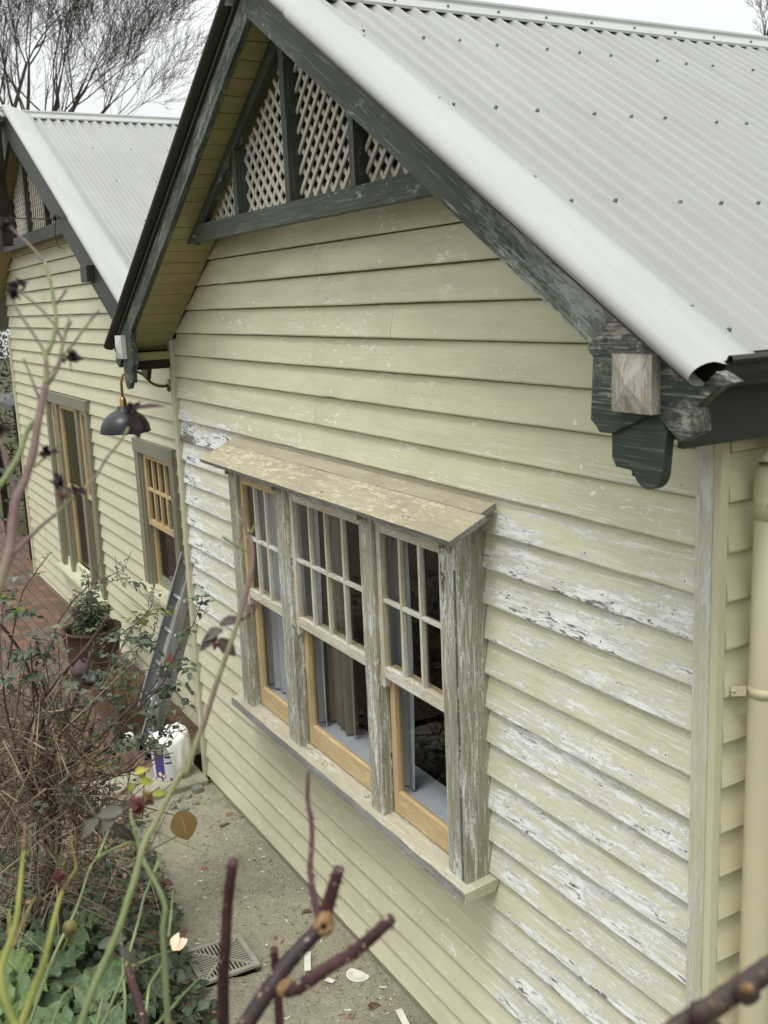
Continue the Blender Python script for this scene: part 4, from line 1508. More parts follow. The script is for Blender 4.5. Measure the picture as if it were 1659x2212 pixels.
# angles run anticlockwise seen from above: negative is to the left in the picture
wrap(-56, -20, 0.026, 0.262, 0.0015, 'purple', 'label')
wrap(-180, 179, 0.004, 0.026, 0.0015, 'purple', 'base_band')
for (z0, z1) in ((0.19, 0.205), (0.145, 0.157)):
    wrap(-16, 4, z0, z1, 0.002, 'blackbag', 'print')
m = MB()
for (a, zc, r) in ((-36, 0.06, 0.026), (-24, 0.045, 0.018)):
    an = base_an + R(a)
    c = Vector((bx + 0.1325 * math.cos(an), by + 0.1325 * math.sin(an), bz + zc))
    t = Vector((-math.sin(an), math.cos(an), 0))
    u = Vector((0, 0, 1))
    m.add([c - t * r, c - u * r, c + t * r, c + u * r], [(0, 1, 2, 3)], None, 0.5, 0, 0)
    c2 = c + Vector((math.cos(an), math.sin(an), 0)) * 0.001
    r2 = r * 0.72
    m.add([c2 - t * r2, c2 - u * r2, c2 + t * r2, c2 + u * r2], [(0, 1, 2, 3)], None, 0.5, 0, 1)
m.build('hazard_mark', ['red', 'scrap'], bk)
m = MB()                             # dust sheet heaped over the back of the rim, hanging down the right side
vs, fs = [], []
NR, NA = 12, 64
hc0 = Vector((bx, by, 0)) + Vector((math.cos(base_an + R(100)), math.sin(base_an + R(100)), 0)) * 0.03
for i in range(NR + 1):
    f = i / NR
    for k in range(NA):
        a = base_an + 2 * math.pi * k / NA
        rel = math.degrees(2 * math.pi * k / NA)
        rel = rel - 360 if rel > 180 else rel
        open_ = ss(rel, -85, -60) * ss(rel, -8, -26)        # the gap where the dark inside shows
        hang = 0.035 + (0.19 + 0.035 * math.sin(rel * 0.09)) * ss(rel, -10, 22) * ss(rel, 175, 120)
        rim = 0.150 - 0.055 * open_
        w = mnoise.noise(Vector((math.cos(a) * 2.6, math.sin(a) * 2.6, f * 3.1)))
        fold = math.sin(rel * 0.21 + 4 * w) * 0.012
        if f < 0.5:
            q = f / 0.5
            r = rim * q
            tilt = 0.055 * math.sin(R(rel) - R(10)) * q
            z = 0.312 + 0.055 * (1 - q ** 1.8) + tilt * 0.7 + 0.030 * w * (0.3 + q) - 0.015 * open_ * q
            c = Vector((bx, by, 0)).lerp(hc0, 1 - q)
        else:
            q = (f - 0.5) / 0.5
            r = rim + 0.016 * math.sin(q * 2.6) * (1 - open_) + 0.012 * w * q + fold * q
            z = 0.312 + 0.055 * math.sin(R(rel) - R(10)) * 0.7 * (1 - q) - hang * (1 - open_) * q + 0.008 * w
            z -= 0.03 * open_ * q
            c = Vector((bx, by, 0))
        vs.append((c.x + r * math.cos(a), c.y + r * math.sin(a), bz + max(z, 0.02)))
for i in range(NR):
    for k in range(NA):
        kk = (k + 1) % NA
        fs.append((i * NA + k, i * NA + kk, (i + 1) * NA + kk, (i + 1) * NA + k))
m.add(vs, fs, None, 0.5, 0, 0, True)
o = single(m, 'dust_sheet', 'cloth', 'crumpled white dust sheet heaped over the top of the paint bucket', 'cloth')
sm_ = o.modifiers.new('smooth', 'SUBSURF')
sm_.levels = sm_.render_levels = 1
def crumple(c, r, mats, name, label, cat, fl=0.6, mat2=0.0):
    m = MB()
    vs, fs = [], []
    c = Vector(c)
    for i in range(7):
        for k in range(12):
            t = math.pi * i / 6
            a = 2 * math.pi * k / 12
            d = Vector((math.sin(t) * math.cos(a), math.sin(t) * math.sin(a), math.cos(t)))
            rr = r * (1 + 0.45 * mnoise.noise(d * 2.4 + c * 7))
            q = d * rr
            vs.append(c + Vector((q.x, q.y, max(q.z * fl, -r * 0.4))))
    for i in range(6):
        for k in range(12):
            kk = (k + 1) % 12
            fs.append((i * 12 + k, (i + 1) * 12 + k, (i + 1) * 12 + kk, i * 12 + kk))
    m.add(vs, fs, None, 0.5, 0, 0, True)
    if mat2:
        m.fm = [1 if random.random() < mat2 else 0 for _ in m.fm]
    return single(m, name, mats, label, cat)
crumple((-0.335, -0.30, 0.315), 0.042, ['cloth', 'blue'], 'rag', 'small white rag with blue print tucked at the rim of the paint bucket', 'rag', 0.8, 0.35)
crumple(P(278, 1592, 7.75), 0.045, ['cloth'], 'rag', 'small white rag caught in the rose canes left of the bucket', 'rag', 0.7)

# ------------------------------------------------------------------ pots beside the far wall
pc = Vector((-2.60, -0.18, zpave(-2.6)))
pot = thing('flower_pot', 'large round dark terracotta pot standing on the bricks by the far wall', 'flower pot', pc)
m = MB()
m.lathe(pc, [(0.0, 0.0), (0.20, 0.0), (0.205, 0.01), (0.262, 0.44), (0.268, 0.52), (0.285, 0.535), (0.285, 0.555), (0.240, 0.555), (0.236, 0.50), (0.22, 0.46)], 40)
m.build('body', 'terracotta', pot)
m = MB()
m.lathe(pc, [(0.0, 0.475), (0.12, 0.472), (0.232, 0.462)], 24)
m.build('soil', 'soil', pot)
tc_ = G(262, 1520, 0.09)
tr = thing('planter_trough', 'brown terracotta trough planter full of dry grass beside the ladder', 'planter', (-1.62, -0.17, 0.085))
m = MB()
tx0, tx1, ty0, ty1, tz = -2.05, -1.12, -0.36, 0.02, 0.085
m.box((tx0, ty0, tz), (tx1, ty0 + 0.03, tz + 0.20))
m.box((tx0, ty1 - 0.03, tz), (tx1, ty1, tz + 0.20))
m.box((tx0, ty0 + 0.03, tz), (tx0 + 0.03, ty1 - 0.03, tz + 0.20))
m.box((tx1 - 0.03, ty0 + 0.03, tz), (tx1, ty1 - 0.03, tz + 0.20))
m.build('body', 'trough', tr, 0.008)
m = MB()
m.box((tx0 + 0.03, ty0 + 0.03, tz + 0.01), (tx1 - 0.03, ty1 - 0.03, tz + 0.16))
m.build('soil', 'soil', tr)
def blades(m, n, xf, zb, h0, h1, w, bend):
    for i in range(n):
        x, y = xf()
        a = random.uniform(0, 2 * math.pi)
        h = random.uniform(h0, h1)
        d = Vector((math.cos(a), math.sin(a), 0))
        s_ = Vector((-math.sin(a), math.cos(a), 0)) * w
        b = random.uniform(0.1, bend) * h
        r = random.random()
        p0 = Vector((x, y, zb))
        p1 = p0 + Vector((0, 0, h * 0.6)) + d * b * 0.35
        p2 = p0 + Vector((0, 0, h * random.uniform(0.55, 1.0))) + d * b
        m.add([p0 - s_, p0 + s_, p1 + s_ * 0.8, p1 - s_ * 0.8, p2], [(0, 1, 2, 3), (3, 2, 4)], None, r, 0, 0, True)
m = MB()
blades(m, 900, lambda: (random.uniform(tx0 + 0.04, tx1 - 0.04), random.uniform(ty0 + 0.03, ty1 - 0.04)), tz + 0.16, 0.10, 0.30, 0.0022, 1.6)
single(m, 'dry_grass', 'grass_dry', 'tuft of dry straw coloured grass growing in the brown trough planter', 'grass')
m = MB()
blades(m, 160, lambda: (pc.x + random.uniform(-0.2, 0.16), pc.y + random.uniform(-0.17, 0.17)), pc.z + 0.465, 0.08, 0.26, 0.003, 0.9)
single(m, 'grass_tuft', 'grass_green', 'green grass tuft growing in the round dark pot', 'grass')

# ------------------------------------------------------------------ drain grate
gc = [Vector((1.975, -0.86, 0)), Vector((1.945, -0.525, 0)), Vector((2.28, -0.535, 0)), Vector((2.305, -0.865, 0))]
g0 = (gc[0] + gc[1] + gc[2] + gc[3]) / 4
gx = ((gc[3] - gc[0]) + (gc[2] - gc[1])).normalized()
gy = Vector((-gx.y, gx.x, 0))
gz = 0.066
gr = thing('drain_grate', 'square grey plastic drain grate set in the dirt', 'drain grate', (g0.x, g0.y, gz))
gp = lambda a, b, z=0.0: Vector((g0.x, g0.y, gz + z)) + gx * a + gy * b
m = MB()
HS = 0.165
for (a0, b0, a1, b1) in ((-HS, -HS + .014, HS, -HS + .014), (-HS, HS - .014, HS, HS - .014), (-HS + .014, -HS + .028, -HS + .014, HS - .028), (HS - .014, -HS + .028, HS - .014, HS - .028)):
    m.bar(gp(a0, b0), gp(a1, b1), 0.028, 0.016)
m.build('frame', 'grate', gr)
m = MB()
for q in range(4):                   # bars run square to the nearest side, between two diagonals
    an = q * math.pi / 2
    rx = lambda a, b: (a * math.cos(an) - b * math.sin(an), a * math.sin(an) + b * math.cos(an))
    for k in range(-6, 7):
        t_ = 0.0205 * k
        m.bar(gp(*rx(t_, -abs(t_) - 0.010)), gp(*rx(t_, -0.150)), 0.0090, 0.010)
for sg in (-1, 1):
    m.bar(gp(-0.145, -0.145 * sg, 0.001), gp(0.145, 0.145 * sg, 0.001), 0.014, 0.012)
m.build('bars', 'grate', gr)
m = MB()
m.box((g0.x - 0.15, g0.y - 0.15, gz - 0.064), (g0.x + 0.15, g0.y + 0.15, gz - 0.060))
m.build('pit', 'dark', gr)  # plate coloured near-black for the shade down in the drain

# ------------------------------------------------------------------ litter on the dirt
def flake(p, L, W, ang, h, mat, name, label, cat, poly=None, thick=0.002):
    m = MB()
    p = Vector(p)
    poly = poly or [(-L / 2, -W / 2), (L / 2, -W / 2), (L / 2, W / 2), (-L / 2, W / 2)]
    c, s = math.cos(ang), math.sin(ang)
    n = len(poly)
    top = [p + Vector((x * c - y * s, x * s + y * c, h + 0.10 * abs(x))) for x, y in poly]
    bot = [q - Vector((0, 0, thick)) for q in top]
    m.add(top + bot, [tuple(range(n)), tuple(range(2 * n - 1, n - 1, -1))] + [(i, i + n, (i + 1) % n + n, (i + 1) % n) for i in range(n)], None, 0.5)
    return single(m, name, mat, label, cat)
def zd(p):
    return zdirt(p[0], p[1])
q = G(664, 2072, 0.085); q.z = zd(q) + 0.004
flake(q, 0.165, 0.036, R(-25), 0.008, 'scrap', 'paint_scraper_card', 'narrow white strip lying on the dirt beside the half round disc', 'strip')
q = G(712, 2108, 0.085); q.z = zd(q) + 0.004
flake(q, 0.05, 0.03, R(30), 0.008, 'scrap', 'scrap', 'small white scrap half hidden behind a pruned red cane', 'scrap')
q = G(872, 2203, 0.08); q.z = zd(q) + 0.004
flake(q, 0.16, 0.034, R(-12), 0.010, 'scrap', 'strip', 'white strip lying on the dirt at the bottom edge of the picture', 'strip')
# worn sanding disc, half round, with two arcs of dust holes
q = G(773, 2096, 0.085)
m = MB()
poly = [(0.066 * math.cos(R(a)), 0.066 * math.sin(R(a)) * 0.92) for a in range(175, 366, 10)] + [(0.062, 0.022), (0.0, 0.030), (-0.060, 0.020)]
an = R(22)
zq = zd(q) + 0.012
tf = lambda x, y, z: Vector((q.x + x * math.cos(an) - y * math.sin(an), q.y + x * math.sin(an) + y * math.cos(an), zq + z))
n_ = len(poly)
m.add([tf(x, y, 0.004) for x, y in poly] + [tf(x, y, 0) for x, y in poly], [tuple(range(n_))] + [(i, i + n_, (i + 1) % n_ + n_, (i + 1) % n_) for i in range(n_)], None, 0.5, 0, 0)
for rr, k in ((0.050, 13), (0.036, 10)):
    for i in range(k):
        a = R(190 + 160 * i / (k - 1))
        cx_, cy_ = rr * math.cos(a), rr * math.sin(a) * 0.92
        m.add([tf(cx_ + 0.003 * math.cos(t), cy_ + 0.003 * math.sin(t), 0.0048) for t in [j * math.pi / 3 for j in range(6)]], [tuple(range(6))], None, 0.5, 0, 1)
single(m, 'sanding_disc', ['scrap', 'stone'], 'pale worn sanding disc with rings of dust holes on the dirt near the wall', 'sanding disc')

def dead_leaf(px, py, L, W, ang, label, mat='leaf_brown', lift=0.012, curl=0.35, zz=0.085, rnd=None):
    q = G(px, py, zz)
    q.z = (zd(q) if q.x > 0.06 else 0.10) + lift
    m = MB()
    d = Vector((math.cos(ang), math.sin(ang), 0.12))
    m.leaf(q - d * L * 0.5, d, Vector((random.uniform(-.3, .3), random.uniform(-.3, .3), 1)), L, W, curl, random.uniform(-0.5, 0.4), rnd, 0.22, 0, 7)
    single(m, 'dead_leaf', mat, label, 'leaf', 'dead leaves on the ground')
dead_leaf(811, 2170, 0.085, 0.07, 0.3, 'dark red brown leaf on the dirt close to the bottom edge', rnd=0.15)
dead_leaf(667, 1955, 0.075, 0.05, 1.2, 'crisp brown leaf on the dirt behind the tall thin red cane')
dead_leaf(497, 1752, 0.085, 0.06, 0.4, 'curled pale brown leaf against the foot of the wall', rnd=0.8)
dead_leaf(483, 1770, 0.09, 0.07, 2.2, 'large brown leaf on the dirt near the slab corner', rnd=0.5)
dead_leaf(428, 1727, 0.075, 0.06, 0.9, 'pinkish tan leaf lying below the concrete slab edge', rnd=0.95)
dead_leaf(440, 1868, 0.07, 0.05, 0.1, 'small brown leaf on the bare dirt left of the upright red cane', rnd=0.6)
dead_leaf(365, 1916, 0.06, 0.04, 2.0, 'small tan leaf at the edge of the leafy ground cover', rnd=0.4)
dead_leaf(765, 2185, 0.07, 0.05, 1.5, 'dull tan leaf pressed flat into the dirt', rnd=0.7, lift=0.006)
dead_leaf(600, 2015, 0.06, 0.05, 0.6, 'round grey tan leaf beside the drain grate', rnd=0.75, lift=0.006)
dead_leaf(520, 1755, 0.05, 0.035, 2.9, 'narrow tan leaf standing against the base board', rnd=0.9)
# wood shavings and paint chips
m = MB()
for i in range(1900):
    x, y = random.uniform(0.1, 4.2), -abs(random.gauss(0, 0.55)) - 0.02
    if y < -1.6:
        continue
    L = random.choice((0.003, 0.004, 0.006, 0.008, 0.014)) * random.uniform(0.7, 1.3)
    w = random.uniform(0.002, 0.005)
    a = random.uniform(0, 2 * math.pi)
    d = Vector((math.cos(a), math.sin(a), random.uniform(-0.15, 0.25))) * L
    s_ = Vector((-math.sin(a), math.cos(a), random.uniform(-0.4, 0.4))) * w
    p = Vector((x, y, zdirt(x, y) + 0.003))
    m.add([p - d - s_, p + d - s_ * 0.6, p + d * 0.9 + s_, p - d + s_ * 0.8], [(0, 1, 2, 3)], None, random.random(), 0, random.choice((0, 0, 0, 1, 1, 2)))
tag(m.build('wood_shavings', ['concrete', 'grass_dry', 'scrap']), 'pale wood shavings and paint chips scattered over the dirt', 'shavings', None, 'stuff')
m = MB()
for i in range(900):
    x, y = random.uniform(0.1, 4.2), -abs(random.gauss(0, 0.6)) - 0.02
    if y < -1.7:
        continue
    r = random.uniform(0.003, 0.012)
    p = Vector((x, y, zdirt(x, y)))
    vs = [p + Vector((r * math.cos(a) * random.uniform(.7, 1.2), r * math.sin(a) * random.uniform(.7, 1.2), -0.002)) for a in (0, 1.25, 2.5, 3.8, 5.0)] + [p + Vector((0, 0, r * random.uniform(0.5, 0.9)))]
    m.add(vs, [(i_, (i_ + 1) % 5, 5) for i_ in range(5)], None, random.random(), 0, 0)
tag(m.build('dirt_clods', 'dirt'), 'small clods and pebbles over the dirt', 'clods', None, 'stuff')
# broken mortar below the slab
for i, (px, py, r) in enumerate(((382, 1722, 0.05), (402, 1713, 0.06), (425, 1700, 0.07), (372, 1738, 0.045), (398, 1738, 0.05), (420, 1728, 0.04))):
    q = G(px, py, 0.08)
    q.z = zd(q)
    m = MB()
    vs, fs = [], []
    for a_ in range(7):
        a = a_ * 2 * math.pi / 7
        rr = r * random.uniform(0.7, 1.15)
        for z, k in ((-0.01, 1.0), (r * random.uniform(0.3, 0.5), 0.85)):
            vs.append(q + Vector((rr * k * math.cos(a), rr * k * math.sin(a) * 0.7, z)))
    for a_ in range(7):
        b_ = (a_ + 1) % 7
        fs.append((2 * a_, 2 * b_, 2 * b_ + 1, 2 * a_ + 1))
    fs.append(tuple(2 * a_ + 1 for a_ in range(7)))
    m.add(vs, fs, None, random.random())
    single(m, 'rubble', 'stone', ('grey broken mortar lump under the slab edge, leftmost of the upper row', 'flat grey mortar lump in the middle of the rubble under the slab', 'largest grey mortar lump touching the house corner', 'grey rubble lump nearest the rose bush', 'grey rubble lump in front of the middle of the slab edge', 'small grey rubble lump beside the pinkish tan leaf')[i], 'rubble', 'rubble below the concrete slab', None, 0.006)

# ------------------------------------------------------------------ plants
def Z(x0, y0, k):                    # picture coordinates read off an enlarged crop
    return lambda a, b: ((x0 + a / k) * 0.6636, (y0 + b / k) * 0.6636)
ZA = Z(0, 1000, 2.4556)
ZB = Z(0, 700, 2.37)
ZC = Z(0, 1250, 2.5523)
ZD = Z(600, 1350, 1.508)
ZE = Z(0, 2500, 2.37)
ZF = Z(600, 2600, 2.0737)
ZG = Z(1900, 2500, 2.655)
ZH = Z(0, 1800, 2.37)

RK = 0.66
def cane(mb, zf, pts, d0, d1, r0, r1, n=7, sides=8, wob=0.0, rv=None, nodes=0.0):
    """a cane through picture points, running from depth d0 to depth d1, radius r0 to r1"""
    k = len(pts)
    P3 = []
    for i, q in enumerate(pts):
        t = i / max(1, k - 1)
        u, v = zf(*q[:2]) if zf else q[:2]
        d = q[2] if len(q) > 2 else d0 + (d1 - d0) * t
        P3.append(P(u, v, d))
    S = spline(P3, n)
    m_ = len(S)
    rad = []
    rn = []
    base = random.random() if rv is None else rv
    for i in range(m_):
        t = i / (m_ - 1)
        r = (r0 + (r1 - r0) * t) * RK
        if nodes and i % n == 0 and 0 < i < m_ - 1:
            r *= 1 + nodes
        rad.append(r * (1 + random.uniform(-0.05, 0.05)))
        rn.append((base[0] + (base[1] - base[0]) * t if isinstance(base, tuple) else base) + 0.25 * mnoise.noise(Vector((t * 4, r0 * 900, 1))))
        if wob:
            S[i] = S[i] + Vector((random.uniform(-wob, wob), random.uniform(-wob, wob), random.uniform(-wob, wob)))
    mb.tube(S, rad, sides, rn)
    return S

def thorns(mb, S, r, n, L=0.006, mat=0):
    for i in range(n):
        j = random.randrange(1, len(S) - 1)
        t = (S[j + 1] - S[j]).normalized()
        a = t.orthogonal()
        a.rotate(Matrix.Rotation(random.uniform(0, 6.28), 3, t))
        p = S[j].lerp(S[j + 1], random.random()) + a * r * 0.9
        tip = p + a * L - t * L * 0.5
        b = t.cross(a) * L * 0.16
        mb.add([p + t * L * 0.5, p - t * L * 0.3 + b, p - t * L * 0.3 - b, tip], [(0, 1, 3), (1, 2, 3), (2, 0, 3)], None, random.random(), 0, mat)

def spent(mb, c, r, n=26, mat=0):
    """a withered flower head: dry sepals and shrivelled petals"""
    c = Vector(c)
    for i in range(n):
        d = Vector((random.gauss(0, 1), random.gauss(0, 1), random.gauss(0, 1) - 0.2)).normalized()
        e = Vector((random.gauss(0, 1), random.gauss(0, 1), random.gauss(0, 1))).normalized()
        far = random.random() < 0.2
        mb.leaf(c + d * r * random.uniform(0.0, 0.45), (d * (1.4 if far else 0.5) + e * 0.9), e.orthogonal() + d * 0.8, r * (random.uniform(0.9, 1.4) if far else random.uniform(0.5, 0.9)), r * random.uniform(0.5, 0.95) * (0.5 if far else 1), random.uniform(0.3, 1.1), random.uniform(-0.7, 0.7), random.random(), 0.35, mat, 4)

def bloom(par, c, r, n=26, mat='spent', name='withered_bloom'):
    mb = MB()
    r = r * 0.66
    spent(mb, c, r, n)
    return mb.build(name, mat, par)

def spray(mb, p, d, n=5, L=0.035, spread=0.06, mat=0, droop=0.25, rnd=None):
    """a compound rose leaf: paired leaflets on a short stalk"""
    p = Vector(p)
    d = Vector(d).normalized()
    up = Vector((0, 0, 1))
    side = d.cross(up)
    if side.length < 0.1:
        side = Vector((1, 0, 0))
    side.normalize()
    base = random.random() if rnd is None else rnd
    for i in range(n):
        k = i // 2
        last = i == n - 1
        q = p + d * (spread * (0.5 + k * 0.55))
        if last:
            dd = d
        else:
            dd = d * 0.5 + side * (1 if i % 2 else -1) + Vector((0, 0, random.uniform(-droop, droop)))
        nrm = up + Vector((random.uniform(-.6, .6), random.uniform(-.6, .6), random.uniform(-0.2, 0.3)))
        l = L * random.uniform(0.75, 1.15)
        mb.leaf(q, dd, nrm, l, l * 0.68, random.uniform(-0.1, 0.45), random.uniform(0.05, 0.5), min(1, max(0, base + random.uniform(-.25, .25))), 0.05, mat, 4)

def rose(name, label, cat='rose bush', group=None, base=None):
    return thing(name, label, cat, base, group)

GZ = 0.06
# --- tall blurred rose stem close to the lens on the left
def rootpt(u, v, d):
    p = P(u, v, d)
    return (p.x, p.y, GZ)
ra = thing('rose_bush', 'tall mauve rose stem with many withered blooms rising at the left edge', 'rose bush', rootpt(-60, 1750, 1.35))
m = MB()
S0 = cane(m, ZA, [(-30, 2300), (20, 2120), (75, 1950), (95, 1750), (130, 1530), (190, 1400), (262, 1180), (298, 950), (330, 790), (365, 620)], 1.32, 1.42, 0.0105, 0.0072, 6, 10, 0, 0.55, 0.10)
bt = Vector(ra.location)
m.tube(spline([bt, bt.lerp(S0[0], 0.5) + Vector((0.05, -0.04, 0)), S0[0]], 8), [0.015, 0.014, 0.014, 0.013] + [0.0125] * 20, 8, 0.6) if False else None
q0 = S0[0]
rgt0 = CAM_M @ Vector((1, 0, 0))
bt = q0 - Vector((rgt0.x, rgt0.y, 0)) * 0.9
bt.z = GZ
ra.location = bt
pp = spline([bt, bt + Vector((0.03, 0.02, 1.2)), q0 - rgt0 * 0.22 + Vector((0, 0, -0.35)), q0], 6)
m.tube(pp, [0.009 + (0.0055 - 0.009) * i / (len(pp) - 1) for i in range(len(pp))], 8, 0.6)
cane(m, ZA, [(365, 620), (372, 480), (362, 390), (345, 350)], 1.42, 1.43, 0.0062, 0.0045, 5, 8, 0, 0.5)
cane(m, ZA, [(362, 390), (395, 330), (425, 260), (440, 180)], 1.43, 1.44, 0.0052, 0.0050, 5, 8, 0, 0.28)
cane(m, ZB, [(390, 1010), (425, 900), (432, 780), (415, 660), (385, 500), (350, 385), (348, 350)], 1.44, 1.47, 0.0050, 0.0034, 5, 8, 0, 0.22, 0.1)
cane(m, ZA, [(360, 360), (290, 250), (190, 100), (120, 0)], 1.43, 1.46, 0.0034, 0.0026, 5, 7, 0, 0.75)
cane(m, ZB, [(180, 800), (130, 720), (92, 650)], 1.46, 1.47, 0.0026, 0.0022, 4, 7, 0, 0.8)
cane(m, ZB, [(345, 365), (260, 265), (150, 160), (75, 90)], 1.47, 1.5, 0.0028, 0.0024, 5, 7, 0, 0.7)
cane(m, ZB, [(490, 1000), (440, 880), (330, 740), (180, 610), (120, 570)], 1.45, 1.5, 0.0032, 0.0024, 5, 7, 0, 0.7)
cane(m, ZB, [(352, 1330), (420, 1230), (455, 1150), (480, 1020), (510, 900), (550, 820)], 1.43, 1.45, 0.0044, 0.0030, 5, 8, 0, 0.6)
cane(m, ZB, [(480, 1090), (560, 1000), (640, 890), (700, 810)], 1.45, 1.47, 0.0026, 0.0030, 5, 7, 0, 0.2)
cane(m, ZB, [(700, 810), (730, 770), (768, 740)], 1.47, 1.475, 0.0030, 0.0026, 3, 7, 0, 0.95)
cane(m, ZB, [(500, 900), (525, 830), (530, 770)], 1.45, 1.46, 0.0030, 0.0024, 3, 7, 0, 0.4)
cane(m, ZB, [(430, 690), (470, 640), (512, 575)], 1.47, 1.475, 0.0026, 0.0028, 3, 7, 0, 0.9)
cane(m, ZB, [(380, 1230), (430, 1170), (480, 1090)], 1.43, 1.45, 0.002, 0.002, 3, 7, 0, 0.2)
cane(m, ZB, [(300, 1410), (262, 1310), (235, 1240), (215, 1190)], 1.43, 1.44, 0.0030, 0.0022, 4, 7, 0, 0.7)
cane(m, ZB, [(215, 1190), (195, 1140), (180, 1110)], 1.44, 1.44, 0.0022, 0.0030, 3, 7, 0, 0.15)
cane(m, ZA, [(320, 880), (240, 950), (190, 1060), (150, 1190), (80, 1310), (10, 1410), (-60, 1500)], 1.42, 1.36, 0.0055, 0.0062, 5, 9, 0, 0.1, 0.08)
cane(m, ZA, [(135, 1530), (100, 1400), (60, 1280), (10, 1090), (-30, 980)], 1.40, 1.42, 0.0056, 0.0042, 5, 8, 0, 0.75)
cane(m, ZA, [(95, 1985), (180, 1890), (250, 1825), (340, 1740), (445, 1655)], 1.37, 1.45, 0.0050, 0.0034, 5, 8, 0, 0.75)
cane(m, ZC, [(445, 1100), (560, 985), (660, 910), (720, 850), (800, 760), (890, 610), (990, 490), (1060, 375)], 1.46, 1.58, 0.0034, 0.0028, 5, 8, 0, 0.45)
cane(m, ZC, [(1040, 420), (1068, 365)], 1.57, 1.58, 0.0034, 0.0040, 4, 8, 0, 0.05)
cane(m, ZC, [(290, 690), (360, 620), (440, 560), (520, 470)], 1.43, 1.45, 0.0028, 0.0016, 4, 7, 0, 0.3)
m.build('canes', 'cane_mauve', ra)
bloom(ra, P(*ZB(40, 90), 1.5), 0.020, 26, 'spent', 'withered_bloom')
bloom(ra, P(*ZB(70, 40), 1.5), 0.014, 14, 'spent', 'withered_bloom')
bloom(ra, P(*ZB(105, 570), 1.5), 0.022, 34, 'spent', 'withered_bloom')
bloom(ra, P(*ZB(165, 530), 1.5), 0.014, 14, 'spent', 'withered_bloom')
bloom(ra, P(*ZB(560, 1095), 1.47), 0.019, 40, 'spent', 'withered_bloom')
bloom(ra, P(*ZB(490, 1110), 1.47), 0.011, 10, 'spent', 'withered_bloom')
bloom(ra, P(*ZC(385, 555), 1.44), 0.016, 26, 'spent', 'withered_bloom')
bloom(ra, P(*ZC(465, 555), 1.44), 0.009, 10, 'spent', 'withered_bloom')
bloom(ra, P(*ZC(1100, 195), 1.58), 0.020, 24, 'spent', 'withered_bloom')
bloom(ra, P(*ZC(480, 800), 1.47), 0.020, 22, 'spent', 'withered_bloom')
bloom(ra, P(*ZC(640, 880), 1.48), 0.018, 16, 'spent', 'withered_bloom')
bloom(ra, P(*ZC(0, 360), 1.42), 0.018, 18, 'spent', 'withered_bloom')
m = MB()
m.leaf(P(*ZC(1090, 215), 1.58), P(*ZC(1280, 180), 1.58) - P(*ZC(1090, 215), 1.58), (0.3, -0.5, 1), 0.052, 0.016, 0.1, 0.4, 0.2)
m.build('sepal', 'spent', ra)
m = MB()
m.leaf(P(*ZC(1110, 240), 1.58), P(*ZC(1130, 380), 1.58) - P(*ZC(1110, 240), 1.58), (0.7, -0.6, 0.3), 0.040, 0.028, 0.2, 0.3, 0.1)
m.build('sepal', 'spent', ra)
bloom(ra, P(*ZC(1140, 250), 1.57), 0.006, 8, 'spent_red', 'bud')
bloom(ra, P(*ZC(510, 930), 1.46), 0.014, 16, 'spent_red', 'bud')
bloom(ra, P(*ZB(350, 1270), 1.43), 0.010, 10, 'spent_red', 'bud')

# --- long bent cane crossing in front of the window
rb = thing('rose_bush', 'long bent mauve rose cane reaching up in front of the three part window', 'rose bush', rootpt(250, 2600, 1.7))
m = MB()
S1 = cane(m, ZE, [(600, 2050), (680, 1800), (760, 1600), (850, 1400), (930, 1200), (985, 1020), (1040, 850), (1090, 650), (1130, 540), (1200, 420), (1290, 240), (1400, 30)], 1.45, 1.62, 0.0085, 0.0068, 5, 10, 0, (0.05, 0.42), 0.07)
S2 = cane(m, ZD, [(5, 600), (70, 400 + 0), ], 1.62, 1.62, 0.001, 0.001) if False else None
cane(m, None, [ZE(1400, 30), (400, 1672), (425, 1600), (443, 1555), (470, 1470), (500, 1385), (518, 1330), (532, 1280), (543, 1235), (545, 1195), (541, 1160)], 1.62, 1.74, 0.0068, 0.0056, 5, 10, 0, (0.42, 0.72), 0.08)
cane(m, None, [(541, 1172), (533, 1145), (524, 1115), (524, 1090)], 1.74, 1.75, 0.0048, 0.0034, 4, 8, 0, 0.6)
cane(m, ZD, [(322, 580), (295, 540), (270, 505), (243, 478)], 1.74, 1.76, 0.0032, 0.0028, 4, 8, 0, 0.35)
cane(m, ZD, [(325, 585), (340, 555), (354, 525)], 1.74, 1.74, 0.0030, 0.0026, 4, 8, 0, 0.35)
cane(m, ZD, [(318, 675), (270, 650), (225, 625), (188, 598)], 1.74, 1.73, 0.0030, 0.0044, 4, 8, 0, 0.3)
cane(m, ZD, [(255, 655), (272, 640), (272, 600)], 1.74, 1.74, 0.0014, 0.0012, 3, 6, 0, 0.9)
cane(m, ZD, [(265, 1010), (310, 990), (345, 960), (362, 915)], 1.70, 1.68, 0.0022, 0.0026, 4, 7, 0, 0.9)
bt = Vector(rb.location)
pp = spline([bt, bt + Vector((-0.02, 0.03, 0.9)), S1[0] + Vector((0.03, -0.02, -0.5)), S1[0]], 6)
m.tube(pp, [0.008 + (0.0044 - 0.008) * i / (len(pp) - 1) for i in range(len(pp))], 8, 0.4)
m.build('canes', 'cane_mauve', rb)
m = MB()
for (a, b, c, d_) in ((175, 1035, 70, -35), (190, 1060, -80, 20), (165, 1090, -90, 40), (170, 1100, 60, 60)):
    p = P(*ZD(a, b), 1.7)
    q = P(*ZD(a + c, b + d_), 1.7)
    m.leaf(p, q - p, (0.4, -0.6, 0.8), 0.040, 0.026, 0.4, 0.4, random.random(), 0.12)
m.build('leaves', 'leaf_dark', rb)
